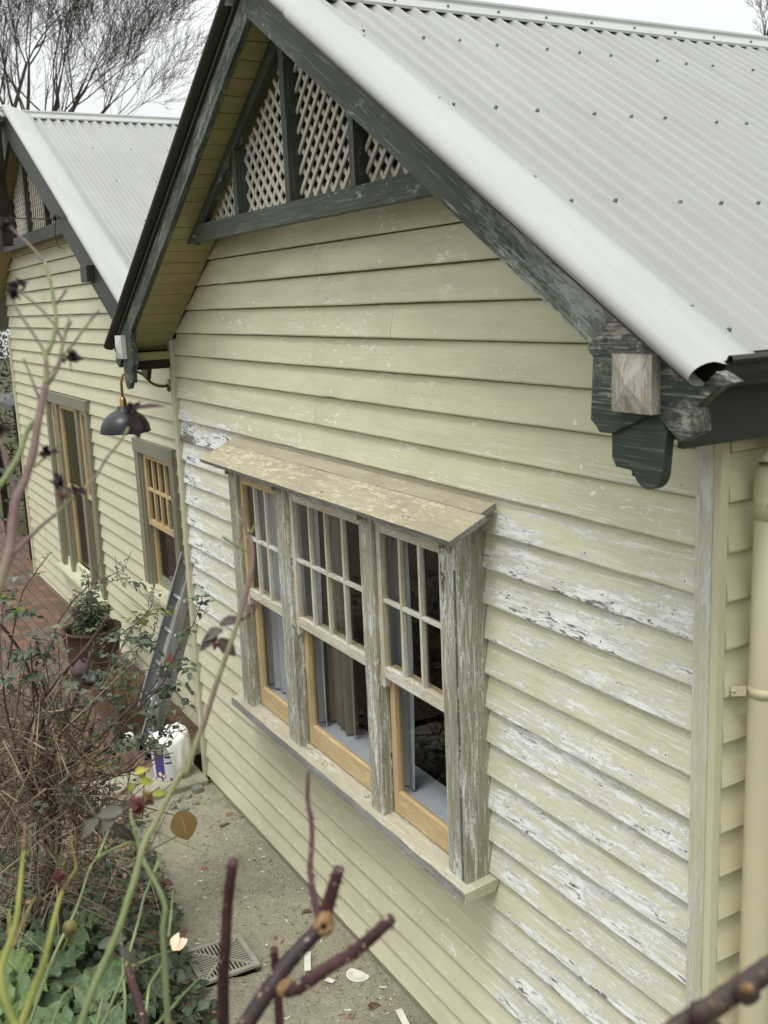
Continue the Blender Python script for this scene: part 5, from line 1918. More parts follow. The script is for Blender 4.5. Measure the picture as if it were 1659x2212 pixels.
bloom(rb, P(*ZD(155, 1130), 1.69), 0.013, 20, 'spent_red', 'withered_bloom')
bloom(rb, P(*ZD(318, 985), 1.69), 0.009, 10, 'spent_red', 'withered_bloom')

# --- green stems in the lower left corner
rg = thing('rose_bush', 'green rose stem topped by yellow young leaves and a withered brown cluster', 'rose bush', rootpt(330, 2600, 1.75))
m = MB()
S3 = cane(m, ZE, [(1300, 2050), (1285, 1800), (1270, 1500), (1255, 1260), (1275, 1090), (1240, 970), (1190, 870), (1120, 740), (1080, 620), (1030, 450)], 1.62, 1.72, 0.0082, 0.0052, 5, 10, 0, 0.18, 0.12)
bt = Vector(rg.location)
pp = spline([bt, bt + Vector((-0.02, 0.03, 0.9)), S3[0] + Vector((0.03, -0.02, -0.5)), S3[0]], 6)
m.tube(pp, [0.007 + (0.0043 - 0.007) * i / (len(pp) - 1) for i in range(len(pp))], 8, 0.3)
cane(m, ZE, [(1030, 450), (1010, 350), (1030, 270)], 1.72, 1.74, 0.0046, 0.003, 4, 8, 0, 0.6)
m.build('canes', 'cane_green', rg)
m = MB()
for (a, b, c, d_) in ((1040, 40, 60, -30), (1080, 90, 70, 20), (1040, 120, -40, 40), (1180, 200, 70, -10), (1120, 180, 30, 50)):
    p = P(*ZE(a, b), 1.73)
    m.leaf(p, P(*ZE(a + c, b + d_), 1.73) - p, (0.4, -0.7, 0.6), 0.021, 0.015, 0.3, 0.4, random.random(), 0.1)
m.build('young_leaves', 'leaf_yellow', rg)
m = MB()
for (a, b, c, d_) in ((950, 330, -200, 20), (900, 380, -120, 80), (760, 400, -110, 90), (880, 430, 60, 60)):
    p = P(*ZE(a, b), 1.72)
    m.leaf(p, P(*ZE(a + c, b + d_), 1.72) - p, (0.4, -0.7, 0.6), 0.048, 0.024, 0.3, 0.3, random.random(), 0.1)
for (a, b, c, d_) in ((760, 1380, 90, -40), (930, 1370, 60, 90)):
    p = P(*ZE(a, b), 1.7)
    m.leaf(p, P(*ZE(a + c, b + d_), 1.7) - p, (0.4, -0.7, 0.6), 0.045, 0.022, 0.3, 0.3, random.random(), 0.1)
m.build('leaves', 'leaf_dark', rg)
bloom(rg, P(*ZE(1050, 290), 1.72), 0.026, 40, 'spent_red', 'withered_bloom')
bloom(rg, P(*ZE(1150, 240), 1.72), 0.018, 20, 'spent_red', 'withered_bloom')
bloom(rg, P(*ZE(1190, 990), 1.7), 0.008, 8, 'spent_red', 'withered_bloom')

rh = thing('rose_bush', 'olive rose stem ending in a dark spent bud in the lower left corner', 'rose bush', rootpt(60, 2600, 1.55))
m = MB()
S4 = cane(m, ZE, [(130, 2050), (200, 1880), (270, 1680), (335, 1510), (380, 1330), (410, 1200), (445, 1060), (478, 950)], 1.42, 1.52, 0.0088, 0.0048, 5, 10, 0, 0.45, 0.08)
cane(m, ZE, [(345, 1540), (380, 1520), (410, 1490)], 1.45, 1.45, 0.0030, 0.0024, 3, 7, 0, 0.9)
cane(m, ZE, [(480, 950), (540, 850), (585, 760), (560, 620), (540, 480)], 1.52, 1.55, 0.0028, 0.0014, 4, 7, 0, 0.8)
bt = Vector(rh.location)
pp = spline([bt, bt + Vector((-0.02, 0.03, 0.9)), S4[0] + Vector((0.03, -0.02, -0.5)), S4[0]], 6)
m.tube(pp, [0.007 + (0.0046 - 0.007) * i / (len(pp) - 1) for i in range(len(pp))], 8, 0.4)
m.build('canes', 'cane_olive', rh)
bloom(rh, P(*ZE(455, 840), 1.52), 0.018, 26, 'spent_red', 'withered_bloom')

ri_ = thing('rose_bush', 'pair of olive rose stems hugging the left edge near the bottom corner', 'rose bush', rootpt(-90, 2600, 1.45))
m = MB()
S5 = cane(m, ZE, [(150, 2060), (70, 1880), (20, 1720), (5, 1560), (40, 1440), (90, 1300), (130, 1140), (150, 960), (168, 780), (182, 640)], 1.30, 1.5, 0.0100, 0.0042, 5, 10, 0, 0.35, 0.08)
cane(m, ZE, [(182, 640), (190, 500), (192, 420)], 1.5, 1.52, 0.0040, 0.0026, 3, 8, 0, 0.95)
cane(m, ZE, [(0, 1440), (90, 1390), (150, 1250), (210, 1110), (270, 1000)], 1.42, 1.5, 0.0036, 0.0024, 4, 8, 0, 0.8)
cane(m, ZE, [(70, 1320), (72, 1210), (72, 1090)], 1.45, 1.47, 0.0032, 0.0028, 4, 8, 0, 0.5)
bt = Vector(ri_.location)
pp = spline([bt, bt + Vector((-0.02, 0.03, 0.9)), S5[0] + Vector((0.03, -0.02, -0.5)), S5[0]], 6)
m.tube(pp, [0.008 + (0.0052 - 0.008) * i / (len(pp) - 1) for i in range(len(pp))], 8, 0.3)
m.build('canes', 'cane_olive', ri_)

rj = thing('rose_bush', 'group of thin pale green rose shoots with a round green hip above the big leaves', 'rose bush', (4.6, -1.75, GZ))
m = MB()
gs = []
jr = Vector(rj.location)
for pts in ([(220, 2000), (300, 1760), (400, 1490), (480, 1310), (560, 1150), (610, 1030), (645, 920), (700, 760), (755, 690)],
            [(755, 690), (790, 600), (840, 480)], [(755, 690), (850, 640), (960, 590), (1080, 550), (1160, 548)],
            [(790, 2000), (870, 1790), (950, 1600), (1000, 1420), (1040, 1280), (1080, 1130), (1110, 1000), (1150, 900), (1190, 800), (1215, 720), (1235, 670)],
            [(1190, 800), (1230, 730), (1262, 705)], [(400, 1990), (440, 1880), (480, 1780), (550, 1700), (622, 1650)],
            [(780, 1990), (860, 1880), (960, 1790)], [(745, 1990), (775, 1850), (808, 1715)],
            [(1300, 1300), (1320, 1130), (1335, 950)], [(1020, 1530), (1110, 1490), (1200, 1450), (1330, 1410)],
            [(1100, 1990), (1130, 1860), (1150, 1690), (1200, 1600), (1250, 1520)], [(1200, 1990), (1300, 1880), (1420, 1740), (1560, 1600)],
            [(955, 1980), (965, 1780), (950, 1600), (945, 1430), (930, 1260)]):
    g = cane(m, ZE, pts, 2.35, 2.65, 0.0060, 0.0042, 4, 7, 0, random.uniform(0.15, 0.6), 0.10)
    gs.append(g)
    if pts[0][1] > 1900:
        pp = spline([jr + Vector((random.uniform(-.1, .1), random.uniform(-.1, .1), 0)), g[0].lerp(jr, 0.45) + Vector((0, 0, 0.1)), g[0]], 5)
        m.tube(pp, 0.0036, 6, 0.4)
for g in gs:
    thorns(m, g, 0.0028, 7, 0.006)
m.build('canes', 'cane_green', rj)
m = MB()
hp = P(*ZE(540, 1235), 2.2)
m.lathe(hp, [(0.0, -0.018), (0.009, -0.016), (0.0148, -0.006), (0.0154, 0.003), (0.012, 0.012), (0.006, 0.016), (0.0, 0.0165)], 16)
m.build('rose_hip', 'hip', rj)
m = MB()
cane(m, ZE, [(540, 1280), (510, 1350), (480, 1420)], 2.2, 2.25, 0.004, 0.004, 3, 7, 0, 0.3)
m.build('hip_stalk', 'cane_olive', rj)
m = MB()
for (a, b, c, d_) in ((1330, 1400, 60, -70), (1350, 1400, 30, -30), (1340, 1390, 10, -50)):
    p = P(*ZE(a, b), 2.5)
    m.leaf(p, P(*ZE(a + c, b + d_), 2.5) - p, (0.5, -0.6, 0.5), 0.036, 0.028, 0.3, 0.4, random.random())
m.build('petals', 'petal', rj)

# --- pruned red canes at the bottom
rp = thing('rose_bush', 'hard pruned dark red rose canes with tan cut knuckles at bottom centre', 'rose bush', rootpt(480, 2700, 1.35))
m = MB()
root = Vector(rp.location)
A = []
A.append(cane(m, ZF, [(262, 1600), (262, 1420), (262, 1250), (268, 1100), (278, 980), (290, 760), (308, 580), (330, 420)], 1.36, 1.30, 0.0125, 0.0098, 5, 12, 0, 0.4, 0.06))
A.append(cane(m, ZF, [(340, 1650), (420, 1520), (510, 1380), (600, 1250), (660, 1160), (730, 1070), (810, 985), (900, 890)], 1.18, 1.24, 0.0165, 0.0135, 5, 14, 0, 0.15, 0.05))
A.append(cane(m, ZF, [(650, 1275), (700, 1290), (770, 1275), (850, 1225), (920, 1175), (1020, 1110), (1140, 1040), (1270, 930), (1400, 805)], 1.21, 1.16, 0.0125, 0.0106, 5, 12, 0, 0.3, 0.05))
A.append(cane(m, ZF, [(945, 800), (975, 700), (1005, 600), (1045, 470)], 1.25, 1.23, 0.0135, 0.0100, 5, 12, 0, 0.45, 0.06))
A.append(cane(m, ZF, [(905, 800), (882, 700), (862, 590), (850, 460), (858, 330), (862, 200), (845, 80), (832, -10), (836, -150), (840, -180)], 1.26, 1.34, 0.0068, 0.0034, 5, 10, 0, 0.62, 0.08))
A.append(cane(m, ZF, [(645, 1600), (640, 1450), (628, 1280), (614, 1130), (606, 1010)], 1.38, 1.34, 0.0090, 0.0078, 4, 10, 0, 0.5, 0.05))
A.append(cane(m, ZF, [(630, 1180), (655, 1110), (670, 1070)], 1.34, 1.33, 0.0060, 0.0052, 3, 9, 0, 0.7))
A.append(cane(m, ZE, [(1110, 2000), (1090, 1880), (1045, 1740), (1000, 1600), (985, 1540)], 1.75, 1.8, 0.0125, 0.0105, 4, 10, 0, 0.4))
for g, r in ((A[0], 0.0125), (A[1], 0.016), (A[5], 0.009), (A[7], 0.0125)):
    pp = spline([root + Vector((random.uniform(-.08, .08), random.uniform(-.05, .05), 0)), root.lerp(g[0], 0.5) + Vector((0, 0.02, 0.2)), g[0]], 6)
    m.tube(pp, r * 0.6, 9, 0.3)
for g, r, n_ in ((A[0], 0.0055, 26), (A[2], 0.0058, 30), (A[3], 0.0058, 14), (A[4], 0.0026, 14), (A[5], 0.0042, 14), (A[1], 0.0074, 14)):
    thorns(m, g, r, n_, 0.0038)
m.build('canes', 'cane_red', rp)
m = MB()
def knob(c, r, axis, hole=True):
    c = Vector(c)
    vs, fs = [], []
    ax = Vector(axis).normalized()
    b1 = ax.orthogonal().normalized()
    b2 = ax.cross(b1)
    NI, NK = 7, 14
    for i in range(NI + 1):
        t = math.pi * i / NI
        for k in range(NK):
            a = 2 * math.pi * k / NK
            d = ax * math.cos(t) + (b1 * math.cos(a) + b2 * math.sin(a)) * math.sin(t)
            rr = r * (1 + 0.30 * mnoise.noise(d * 3 + c * 50) + 0.12 * mnoise.noise(d * 9 + c * 70))
            if hole and i <= 1:
                rr *= 0.45 if i == 0 else 0.92
            vs.append(c + d * rr)
    for i in range(NI):
        for k in range(NK):
            kk = (k + 1) % NK
            fs.append((i * NK + k, i * NK + kk, (i + 1) * NK + kk, (i + 1) * NK + k))
    m.add(vs, fs, None, 0.5, 0, 0, True)
    if hole:
        e = c + ax * r * 0.80
        m.add([e + (b1 * math.cos(t) + b2 * math.sin(t)) * r * 0.24 for t in [j * math.pi / 4 for j in range(8)]], [tuple(range(8))], None, 0.5, 0, 1)
kc = P(*ZF(940, 855), 1.24)
knob(kc, 0.0128, (CAM_C - kc).normalized() + Vector((0.05, 0.0, -0.1)))
knob(kc + Vector((0.0, 0.003, 0.009)), 0.0092, (0.3, -0.3, 1), False)
m.build('cut_knuckle', ['cut', 'dark'], rp)
m = MB()
kc2 = P(*ZF(665, 1275), 1.205)
knob(kc2, 0.0105, (CAM_C - kc2), False)
knob(P(*ZF(715, 1265), 1.205), 0.0080, (0, 0, 1), False)
for (a, b, d_, r) in ((330, 414, 1.299, 0.0098), (1047, 464, 1.229, 0.0100), (1408, 799, 1.158, 0.0106), (606, 1002, 1.338, 0.0078)):
    pass
m.build('cut_knuckle', ['cut', 'dark'], rp)

RK = 1.0
rr_ = thing('branch', 'dark knobbly pruned branch poking in at the bottom right corner', 'branch', rootpt(1800, 2700, 0.95))
m = MB()
S6 = cane(m, ZG, [(700, 2330), (880, 2205), (1000, 2130), (1110, 2070), (1230, 1980), (1350, 1905), (1470, 1825), (1593, 1745), (1760, 1640), (1990, 1520)], 0.93, 0.99, 0.0098, 0.0112, 6, 14, 0, 0.4, 0.05)
cane(m, ZG, [(1110, 2290), (1060, 2200), (1010, 2130), (965, 2080)], 0.92, 0.925, 0.0100, 0.0082, 4, 12, 0, 0.3)
cane(m, ZG, [(1350, 1900), (1380, 1960), (1420, 2010), (1440, 2030)], 0.955, 0.945, 0.0100, 0.0030, 4, 10, 0, 0.4)
bt = Vector(rr_.location)
pp = spline([bt, bt + Vector((0.05, -0.02, 1.4)), S6[-1] + Vector((0.1, 0, -0.4)), S6[-1]], 7)
m.tube(pp, [0.022 + (0.0112 - 0.022) * i / (len(pp) - 1) for i in range(len(pp))], 9, 0.4)
thorns(m, S6, 0.010, 10, 0.004)
m.build('limb', 'branch_dark', rr_)
for q_, r_ in ((P(*ZG(1395, 1925), 0.95), 0.0125), (P(*ZG(1010, 2105), 0.92), 0.0112)):
    m = MB()
    knob(q_, r_, (0.3, -0.5, 0.6), False)
    m.build('knuckle', 'branch_dark', rr_)
for (a, b, r) in ((1415, 1905, 0.0052), (962, 2075, 0.0052), (1085, 2062, 0.0050)):
    c = P(*ZG(a, b), 0.935)
    m = MB()
    knob(c, r, (CAM_C - c), False)
    m.build('cut_scar', 'cut', rr_)

# --- the rose bush in the middle ground
RK = 0.78
rm = thing('rose_bush', 'big tangled rose bush of bare brown canes and sparse green leaves left of the bucket', 'rose bush', (1.35, -1.35, GZ))
m = MB()
rb0 = Vector(rm.location)
mains = []
for pts, r0, r1, d0, d1 in (
        ([(340, 1900), (350, 1780), (430, 1500), (520, 1280), (600, 1080), (665, 920), (700, 760)], 0.0125, 0.0115, 5.3, 5.2),
        ([(180, 1560), (215, 1370), (350, 1110), (470, 960), (590, 820), (700, 690), (765, 590), (830, 490)], 0.0135, 0.0125, 5.4, 5.1),
        ([(360, 1560), (330, 1300), (290, 1100), (230, 930), (170, 780), (80, 650), (0, 540)], 0.0110, 0.0085, 5.4, 5.0),
        ([(330, 1850), (450, 1700), (700, 1480), (820, 1370), (900, 1290), (1060, 1150), (1250, 1010), (1300, 880), (1340, 820)], 0.0110, 0.0060, 5.4, 6.0),
        ([(1250, 960), (1330, 830), (1385, 720), (1400, 640), (1480, 570), (1520, 470), (1545, 400), (1562, 330)], 0.0050, 0.0032, 5.9, 6.0),
        ([(430, 1880), (620, 1620), (800, 1450), (860, 1310), (900, 1210), (960, 1090), (1000, 990), (1030, 880)], 0.0075, 0.0042, 5.3, 5.9),
        ([(700, 1420), (740, 1230), (800, 1090), (870, 900), (960, 680), (1010, 590), (1110, 480), (1170, 400), (1190, 260)], 0.0062, 0.0030, 5.5, 6.0),
        ([(330, 880), (400, 700), (440, 560), (490, 470), (590, 340), (700, 240), (745, 150), (775, 50)], 0.0070, 0.0030, 5.2, 5.4),
        ([(490, 560), (600, 430), (680, 330), (715, 220)], 0.0040, 0.0022, 5.3, 5.4),
        ([(700, 250), (780, 215), (880, 160), (980, 110)], 0.0034, 0.0020, 5.4, 5.5),
        ([(720, 240), (820, 225), (930, 200), (1010, 185)], 0.0034, 0.0022, 5.4, 5.5),
        ([(60, 900), (90, 680), (110, 560), (155, 380), (185, 280), (270, 160), (330, 70), (400, -10)], 0.0058, 0.0028, 5.0, 5.1),
        ([(20, 1000), (0, 700), (15, 500), (30, 340)], 0.0050, 0.0030, 5.0, 5.1),
        ([(350, 1850), (480, 1700), (640, 1600), (820, 1520), (870, 1450), (1000, 1290), (1140, 1130), (1260, 1000)], 0.0095, 0.0060, 5.3, 5.8),
        ([(330, 1800), (600, 1580), (760, 1440), (900, 1300)], 0.0080, 0.0060, 5.3, 5.6),
        ([(950, 1700), (1010, 1640), (1120, 1550), (1230, 1430), (1320, 1310), (1400, 1210), (1440, 1140)], 0.0058, 0.0024, 5.6, 5.9),
        ([(720, 1640), (850, 1530), (1010, 1260), (1160, 1060), (1240, 930), (1300, 800)], 0.0052, 0.0030, 5.5, 5.9),
        ([(560, 1700), (720, 1690), (880, 1720), (1000, 1710)], 0.0060, 0.0034, 5.3, 5.4),
        ([(640, 1380), (700, 1200), (740, 1080), (820, 960), (860, 780), (930, 620)], 0.0065, 0.0035, 5.3, 5.6),
        ([(330, 1600), (320, 1350), (345, 1150), (330, 1000), (250, 900)], 0.0095, 0.0060, 5.3, 5.1),
        ([(120, 1500), (80, 1350), (40, 1150), (20, 940)], 0.0080, 0.0050, 5.2, 5.0),
        ([(1250, 1420), (1300, 1390), (1390, 1370), (1470, 1350)], 0.0032, 0.0024, 5.9, 5.9),
        ([(1140, 430), (1160, 330), (1190, 250)], 0.0024, 0.0020, 6.0, 6.0),
        ([(1160, 660), (1195, 590), (1215, 520), (1210, 470)], 0.0028, 0.0022, 6.0, 6.0),
        ([(1030, 900), (1060, 760), (1120, 680), (1160, 640)], 0.0034, 0.0026, 5.9, 6.0)):
    g = cane(m, ZH, pts, d0, d1, r0, r1, 4, 7, 0.002, random.uniform(0.25, 0.7), 0.06)
    mains.append(g)
    if pts[0][1] > 1300 and r0 > 0.007:
        pp = spline([rb0 + Vector((random.uniform(-.25, .2), random.uniform(-.2, .2), 0)), g[0].lerp(rb0, 0.4) + Vector((0, 0, 0.05)), g[0]], 4)
        m.tube(pp, r0, 6, 0.4)
for g in mains:
    thorns(m, g, 0.006, 12, 0.010)
    for _ in range(5):               # short dead side twigs with pale buds
        j = random.randrange(1, len(g) - 1)
        d = Vector((random.gauss(0, 1), random.gauss(0, 1), random.gauss(0.5, 0.8))).normalized()
        L = random.uniform(0.03, 0.12)
        m.tube(spline([g[j], g[j] + d * L * 0.6, g[j] + d * L + Vector((0, 0, 0.02))], 3), 0.0016, 5, 0.9)
m.build('canes', 'cane_brown', rm)
m = MB()                             # dry twigs in the heart of the bush
for i in range(900):
    u, v = random.gauss(110, 115), random.uniform(1500, 1960)
    if u < -60 or u > 360 or u > 80 + (v - 1440) * 0.75 or (u > 250 and v > 1830):
        continue
    d = random.uniform(4.9, 5.9)
    p = P(u, v, d)
    if p.z < 0.1:
        continue
    di = Vector((random.gauss(0, 0.7), random.gauss(0, 0.5), random.gauss(0.55, 0.6))).normalized()
    L = random.uniform(0.10, 0.5)
    b = Vector((random.gauss(0, 1), random.gauss(0, 1), random.gauss(-0.3, 0.7))) * L * 0.25
    r = random.uniform(0.0016, 0.0062)
    pts = spline([p, p + di * L * 0.5 + b * 0.5, p + di * L + b], 4)
    m.tube(pts, [r * (1 - 0.6 * k / (len(pts) - 1)) for k in range(len(pts))], 5, random.random())
    if random.random() < 0.35:
        m.tube(spline([pts[4], pts[4] + Vector((random.gauss(0, .05), random.gauss(0, .05), random.gauss(.02, .05))), pts[4] + Vector((random.gauss(0, .1), random.gauss(0, .1), random.gauss(.06, .05)))], 3), r * 0.6, 5, random.random())
m.build('dry_twigs', 'cane_dry', rm)
m = MB()
def clump(a, b, d, n, rad, L=0.045, mat=0, rnd=None):
    c = P(*ZH(a, b), d)
    for _ in range(n):
        q = c + Vector((random.gauss(0, rad), random.gauss(0, rad), random.gauss(0, rad * 0.8)))
        di = Vector((random.gauss(0, 1), random.gauss(0, 1), random.gauss(-0.1, 0.5)))
        spray(m, q, di, random.choice((3, 5, 5)), L, L * 1.1, mat, 0.3, rnd)
for c in ((1060, 640, 6.0, 12, 0.06), (1120, 700, 6.0, 8, 0.06), (900, 840, 5.7, 10, 0.06), (960, 770, 5.7, 6, 0.05), (320, 700, 5.1, 10, 0.05), (310, 770, 5.1, 6, 0.04), (440, 710, 5.2, 3, 0.03),
          (820, 1440, 5.4, 9, 0.05), (860, 1530, 5.4, 6, 0.045), (960, 1340, 5.5, 6, 0.05), (1180, 1330, 5.7, 12, 0.06), (1220, 1400, 5.7, 6, 0.05), (1130, 1440, 5.7, 5, 0.04),
          (1260, 900, 5.9, 5, 0.04), (1440, 840, 5.9, 4, 0.04), (1310, 1070, 5.9, 4, 0.05), (1270, 1130, 5.9, 4, 0.04), (1440, 960, 5.9, 2, 0.02), (1420, 1060, 5.9, 2, 0.02),
          (540, 960, 5.2, 4, 0.04), (120, 370, 5.0, 4, 0.04), (230, 420, 5.0, 4, 0.03), (160, 760, 5.0, 3, 0.03), (520, 1820, 5.2, 8, 0.05), (420, 1000, 5.2, 3, 0.04), (800, 650, 5.4, 5, 0.04),
          (1560, 310, 6.0, 5, 0.02), (1520, 400, 6.0, 3, 0.012), (1410, 600, 5.9, 3, 0.015), (200, 190, 5.1, 2, 0.015), (640, 350, 5.3, 2, 0.015), (900, 130, 5.4, 2, 0.012), (1020, 190, 5.5, 2, 0.01), (60, 330, 5.0, 3, 0.02), (600, 1150, 5.2, 6, 0.06), (300, 1250, 5.1, 6, 0.06), (700, 1000, 5.3, 6, 0.05), (150, 1000, 5.0, 6, 0.06), (1000, 980, 5.8, 6, 0.05), (880, 1150, 5.5, 5, 0.05)):
    clump(*c)
m.build('leaves', 'leaf_rose', rm)
m = MB()
for c in ((1215, 440, 6.0, 5, 0.03, 0.045), (1190, 500, 6.0, 2, 0.02, 0.05), (130, 380, 5.0, 2, 0.02), (760, 1690, 5.3, 2, 0.02, 0.05), (860, 1640, 5.3, 1, 0.02, 0.06), (1380, 880, 5.9, 2, 0.02), (800, 1340, 5.4, 2, 0.02, 0.06), (1070, 500, 5.9, 2, 0.012), (240, 1450, 5.3, 3, 0.05, 0.06)):
    clump(*c)
m.build('lime_leaves', 'leaf_lime', rm)
for (a, b, d, r) in ((1190, 250, 6.0, 0.014), (1235, 330, 6.0, 0.018), (1165, 370, 6.0, 0.008), (640, 830, 5.2, 0.02), (1400, 620, 5.9, 0.014)):
    bloom(rm, P(*ZH(a, b), d), r, 22, 'spent', 'withered_bloom')

# rose growing in the round pot
rpot = thing('rose_bush', 'small leafy rose bush growing in the round dark pot', 'rose bush', (pc.x + 0.05, pc.y, pc.z + 0.47))
m = MB()
pb = Vector(rpot.location)
tips = []
for i in range(9):
    a = random.uniform(0, 6.28)
    h = random.uniform(0.18, 0.42)
    q = pb + Vector((math.cos(a) * 0.14, math.sin(a) * 0.12, h))
    if i == 0:
        q = pb + Vector((0.04, 0, 0.62))
    tips.append(q)
    m.tube(spline([pb + Vector((0, 0, -0.02)), pb.lerp(q, 0.5) + Vector((0, 0, 0.03)), q], 4), 0.004, 6, 0.4)
m.build('canes', 'cane_brown', rpot)
m = MB()
for q in tips:
    for k in range(15):
        c = pb.lerp(q, random.uniform(0.3, 1.0)) + Vector((random.gauss(0, 0.055), random.gauss(0, 0.055), random.gauss(0, 0.045)))
        spray(m, c, (random.gauss(0, 1), random.gauss(0, 1), random.gauss(0, 0.4)), random.choice((3, 5)), 0.058, 0.05, 0, 0.3)
m.build('leaves', 'leaf_rose', rpot)

# cloth and black plastic lying by the pot
crumple(P(180, 1445, 8.6), 0.105, ['mauve'], 'cloth', 'dusky mauve crumpled cloth in front of the round pot', 'cloth', 0.8)
crumple(P(205, 1462, 8.4) + Vector((0, 0, -0.02)), 0.105, ['blackbag'], 'plastic_bag', 'black crumpled plastic bag between the pot and the trough', 'bag', 0.6)

# --- leafy ground cover and broad leaved plants in the lower left
m = MB()
def inbed(u, v):
    lim = 300 + (v - 1700) * 0.30 if v < 2050 else 405 + (v - 2050) * 0.40
    return u < lim + 40 * mnoise.noise(Vector((v * 0.02, 1, 1)))
cnt = 0
while cnt < 2300:
    u, v = random.uniform(-60, 480), random.uniform(1640, 2330)
    if not inbed(u, v) or (v < 1850 and random.random() < 0.55):
        continue
    p = G(u, v, 0.08)
    p.z = 0.075 + random.uniform(0.0, 0.075)
    d = Vector((random.gauss(0, 1), random.gauss(0, 1), random.uniform(-0.1, 0.5)))
    L = random.uniform(0.035, 0.085)
    m.leaf(p, d, (random.gauss(0, .45), random.gauss(0, .45), 1), L, L * random.uniform(0.65, 1.0), random.uniform(0, 0.5), random.uniform(-0.2, 0.5), random.random() ** 1.3, 0.12, 1 if random.random() < 0.10 else 0, 4)
    cnt += 1
tag(m.build('ground_cover', ['leaf_ground', 'leaf_brown']), 'low grey green leafy ground cover with a few brown leaves at lower left', 'ground cover', None, 'stuff')
m = MB()
for i in range(900):                 # leaf litter under the bush
    u, v = random.uniform(-40, 330), random.uniform(1480, 1950)
    p = G(u, v, 0.10)
    if p.x > 1.9 or p.x < -1.2 or p.y > -0.75 + 0.1 * p.x:
        continue
    p.z = 0.10 + random.uniform(0, 0.03)
    d = Vector((random.gauss(0, 1), random.gauss(0, 1), random.uniform(-0.2, 0.4)))
    L = random.uniform(0.03, 0.07)
    m.leaf(p, d, (random.gauss(0, .5), random.gauss(0, .5), 1), L, L * 0.6, random.uniform(0, .6), random.uniform(-.4, .4), random.random(), 0.2, 0, 4)
tag(m.build('leaf_litter', 'leaf_brown'), 'brown leaf litter lying under the tangled rose bush', 'leaf litter', None, 'stuff')

def bigleaf(m, p, d, L, W, rnd):
    """a broad crinkled leaf with a wavy edge"""
    d = Vector(d).normalized()
    up = Vector((0, 0, 1))
    side = d.cross(up).normalized()
    n = side.cross(d)
    NU, NV = 12, 10
    vs, tc, fs = [], [], []
    ph = random.uniform(0, 9)
    for i in range(NU + 1):
        t = i / NU
        w = W * 0.5 * (math.sin(math.pi * min(1, t * 0.90 + 0.08)) ** 0.6) * (1.1 - 0.35 * t)
        if i == NU:
            w *= 0.1
        for k in range(NV + 1):
            q = k / NV * 2 - 1
            ww = w * (1 + 0.06 * math.sin(i * 2.3 + ph) * abs(q))
            z = 0.10 * L * abs(q) - 0.35 * L * t * t + 0.018 * math.sin(t * 22 - abs(q) * 7 + ph) * (0.3 + abs(q)) + 0.03 * L * math.sin(i * 1.9 + k + ph) * abs(q)
            vs.append(p + d * (L * t) + side * (ww * q) + n * z)
            tc.append((t, q * 0.5, 0))
    for i in range(NU):
        for k in range(NV):
            a = i * (NV + 1) + k
            fs.append((a, a + 1, a + NV + 2, a + NV + 1))
    m.add(vs, fs, tc, rnd, 0, 0, True)
for i, (u, v, n_, L0, lab) in enumerate(((60, 2150, 8, 0.32, 'broad leaved green plant with the largest crinkled leaves at the bottom left corner'),
                                       (190, 2230, 7, 0.30, 'broad leaved green plant crossed by the olive rose stem at the bottom edge'),
                                       (140, 2060, 7, 0.22, 'dull green broad leaved plant behind the olive rose stem'),
                                       (20, 2260, 7, 0.30, 'bright yellow green broad leaved plant cut off by the bottom left corner'),
                                       (300, 2180, 7, 0.18, 'grey green broad leaved plant beside the dark red stub at the bottom'))):
    c = G(u, v, 0.08)
    t = thing('leafy_plant', lab, 'plant', (c.x, c.y, 0.08), 'broad leaved plants in the lower left bed')
    m = MB()
    ms = MB()
    for k in range(n_):
        a = 2 * math.pi * k / n_ + random.uniform(-.3, .3)
        d = Vector((math.cos(a), math.sin(a), random.uniform(0.15, 0.65)))
        h = random.uniform(0.02, 0.12)
        st = c + Vector((0, 0, 0.01))
        p = c + d * 0.06 + Vector((0, 0, h))
        ms.tube([st, st.lerp(p, 0.6) + Vector((0, 0, 0.01)), p], 0.004, 6, 0.2)
        L = L0 * random.uniform(0.75, 1.15)
        bigleaf(m, p, d, L, L * random.uniform(0.75, 0.95), min(1, max(0, (0.35 if i in (2, 4) else 0.62) + random.uniform(-0.3, 0.35))))
    m.build('leaves', 'leaf_big' if i != 4 else 'leaf_ground', t)
    ms.build('stalks', 'cane_green', t)
# olive brown leaf hanging above the dirt
m = MB()
p = P(*ZE(1390, 330), 3.2)
q = P(*ZE(1450, 560), 3.2)
m.leaf(p, q - p, (CAM_C - p).normalized() + Vector((0, 0, 0.1)), (q - p).length, 0.095, 0.08, 0.08, 0.7, 0.02, 0, 7)
hl = m
m2 = MB()
rl = thing('dead_leaf', 'large olive brown leaf hanging on a thin twig in front of the bare dirt', 'leaf', tuple(p))
hl.build('blade', 'leaf_olive', rl)
cane(m2, ZE, [(1390, 335), (1360, 290), (1330, 265), (1250, 420), (1180, 560), (1120, 700)], 3.2, 2.6, 0.0012, 0.0018, 4, 6, 0, 0.2)
m2.build('twig', 'cane_brown', rl)

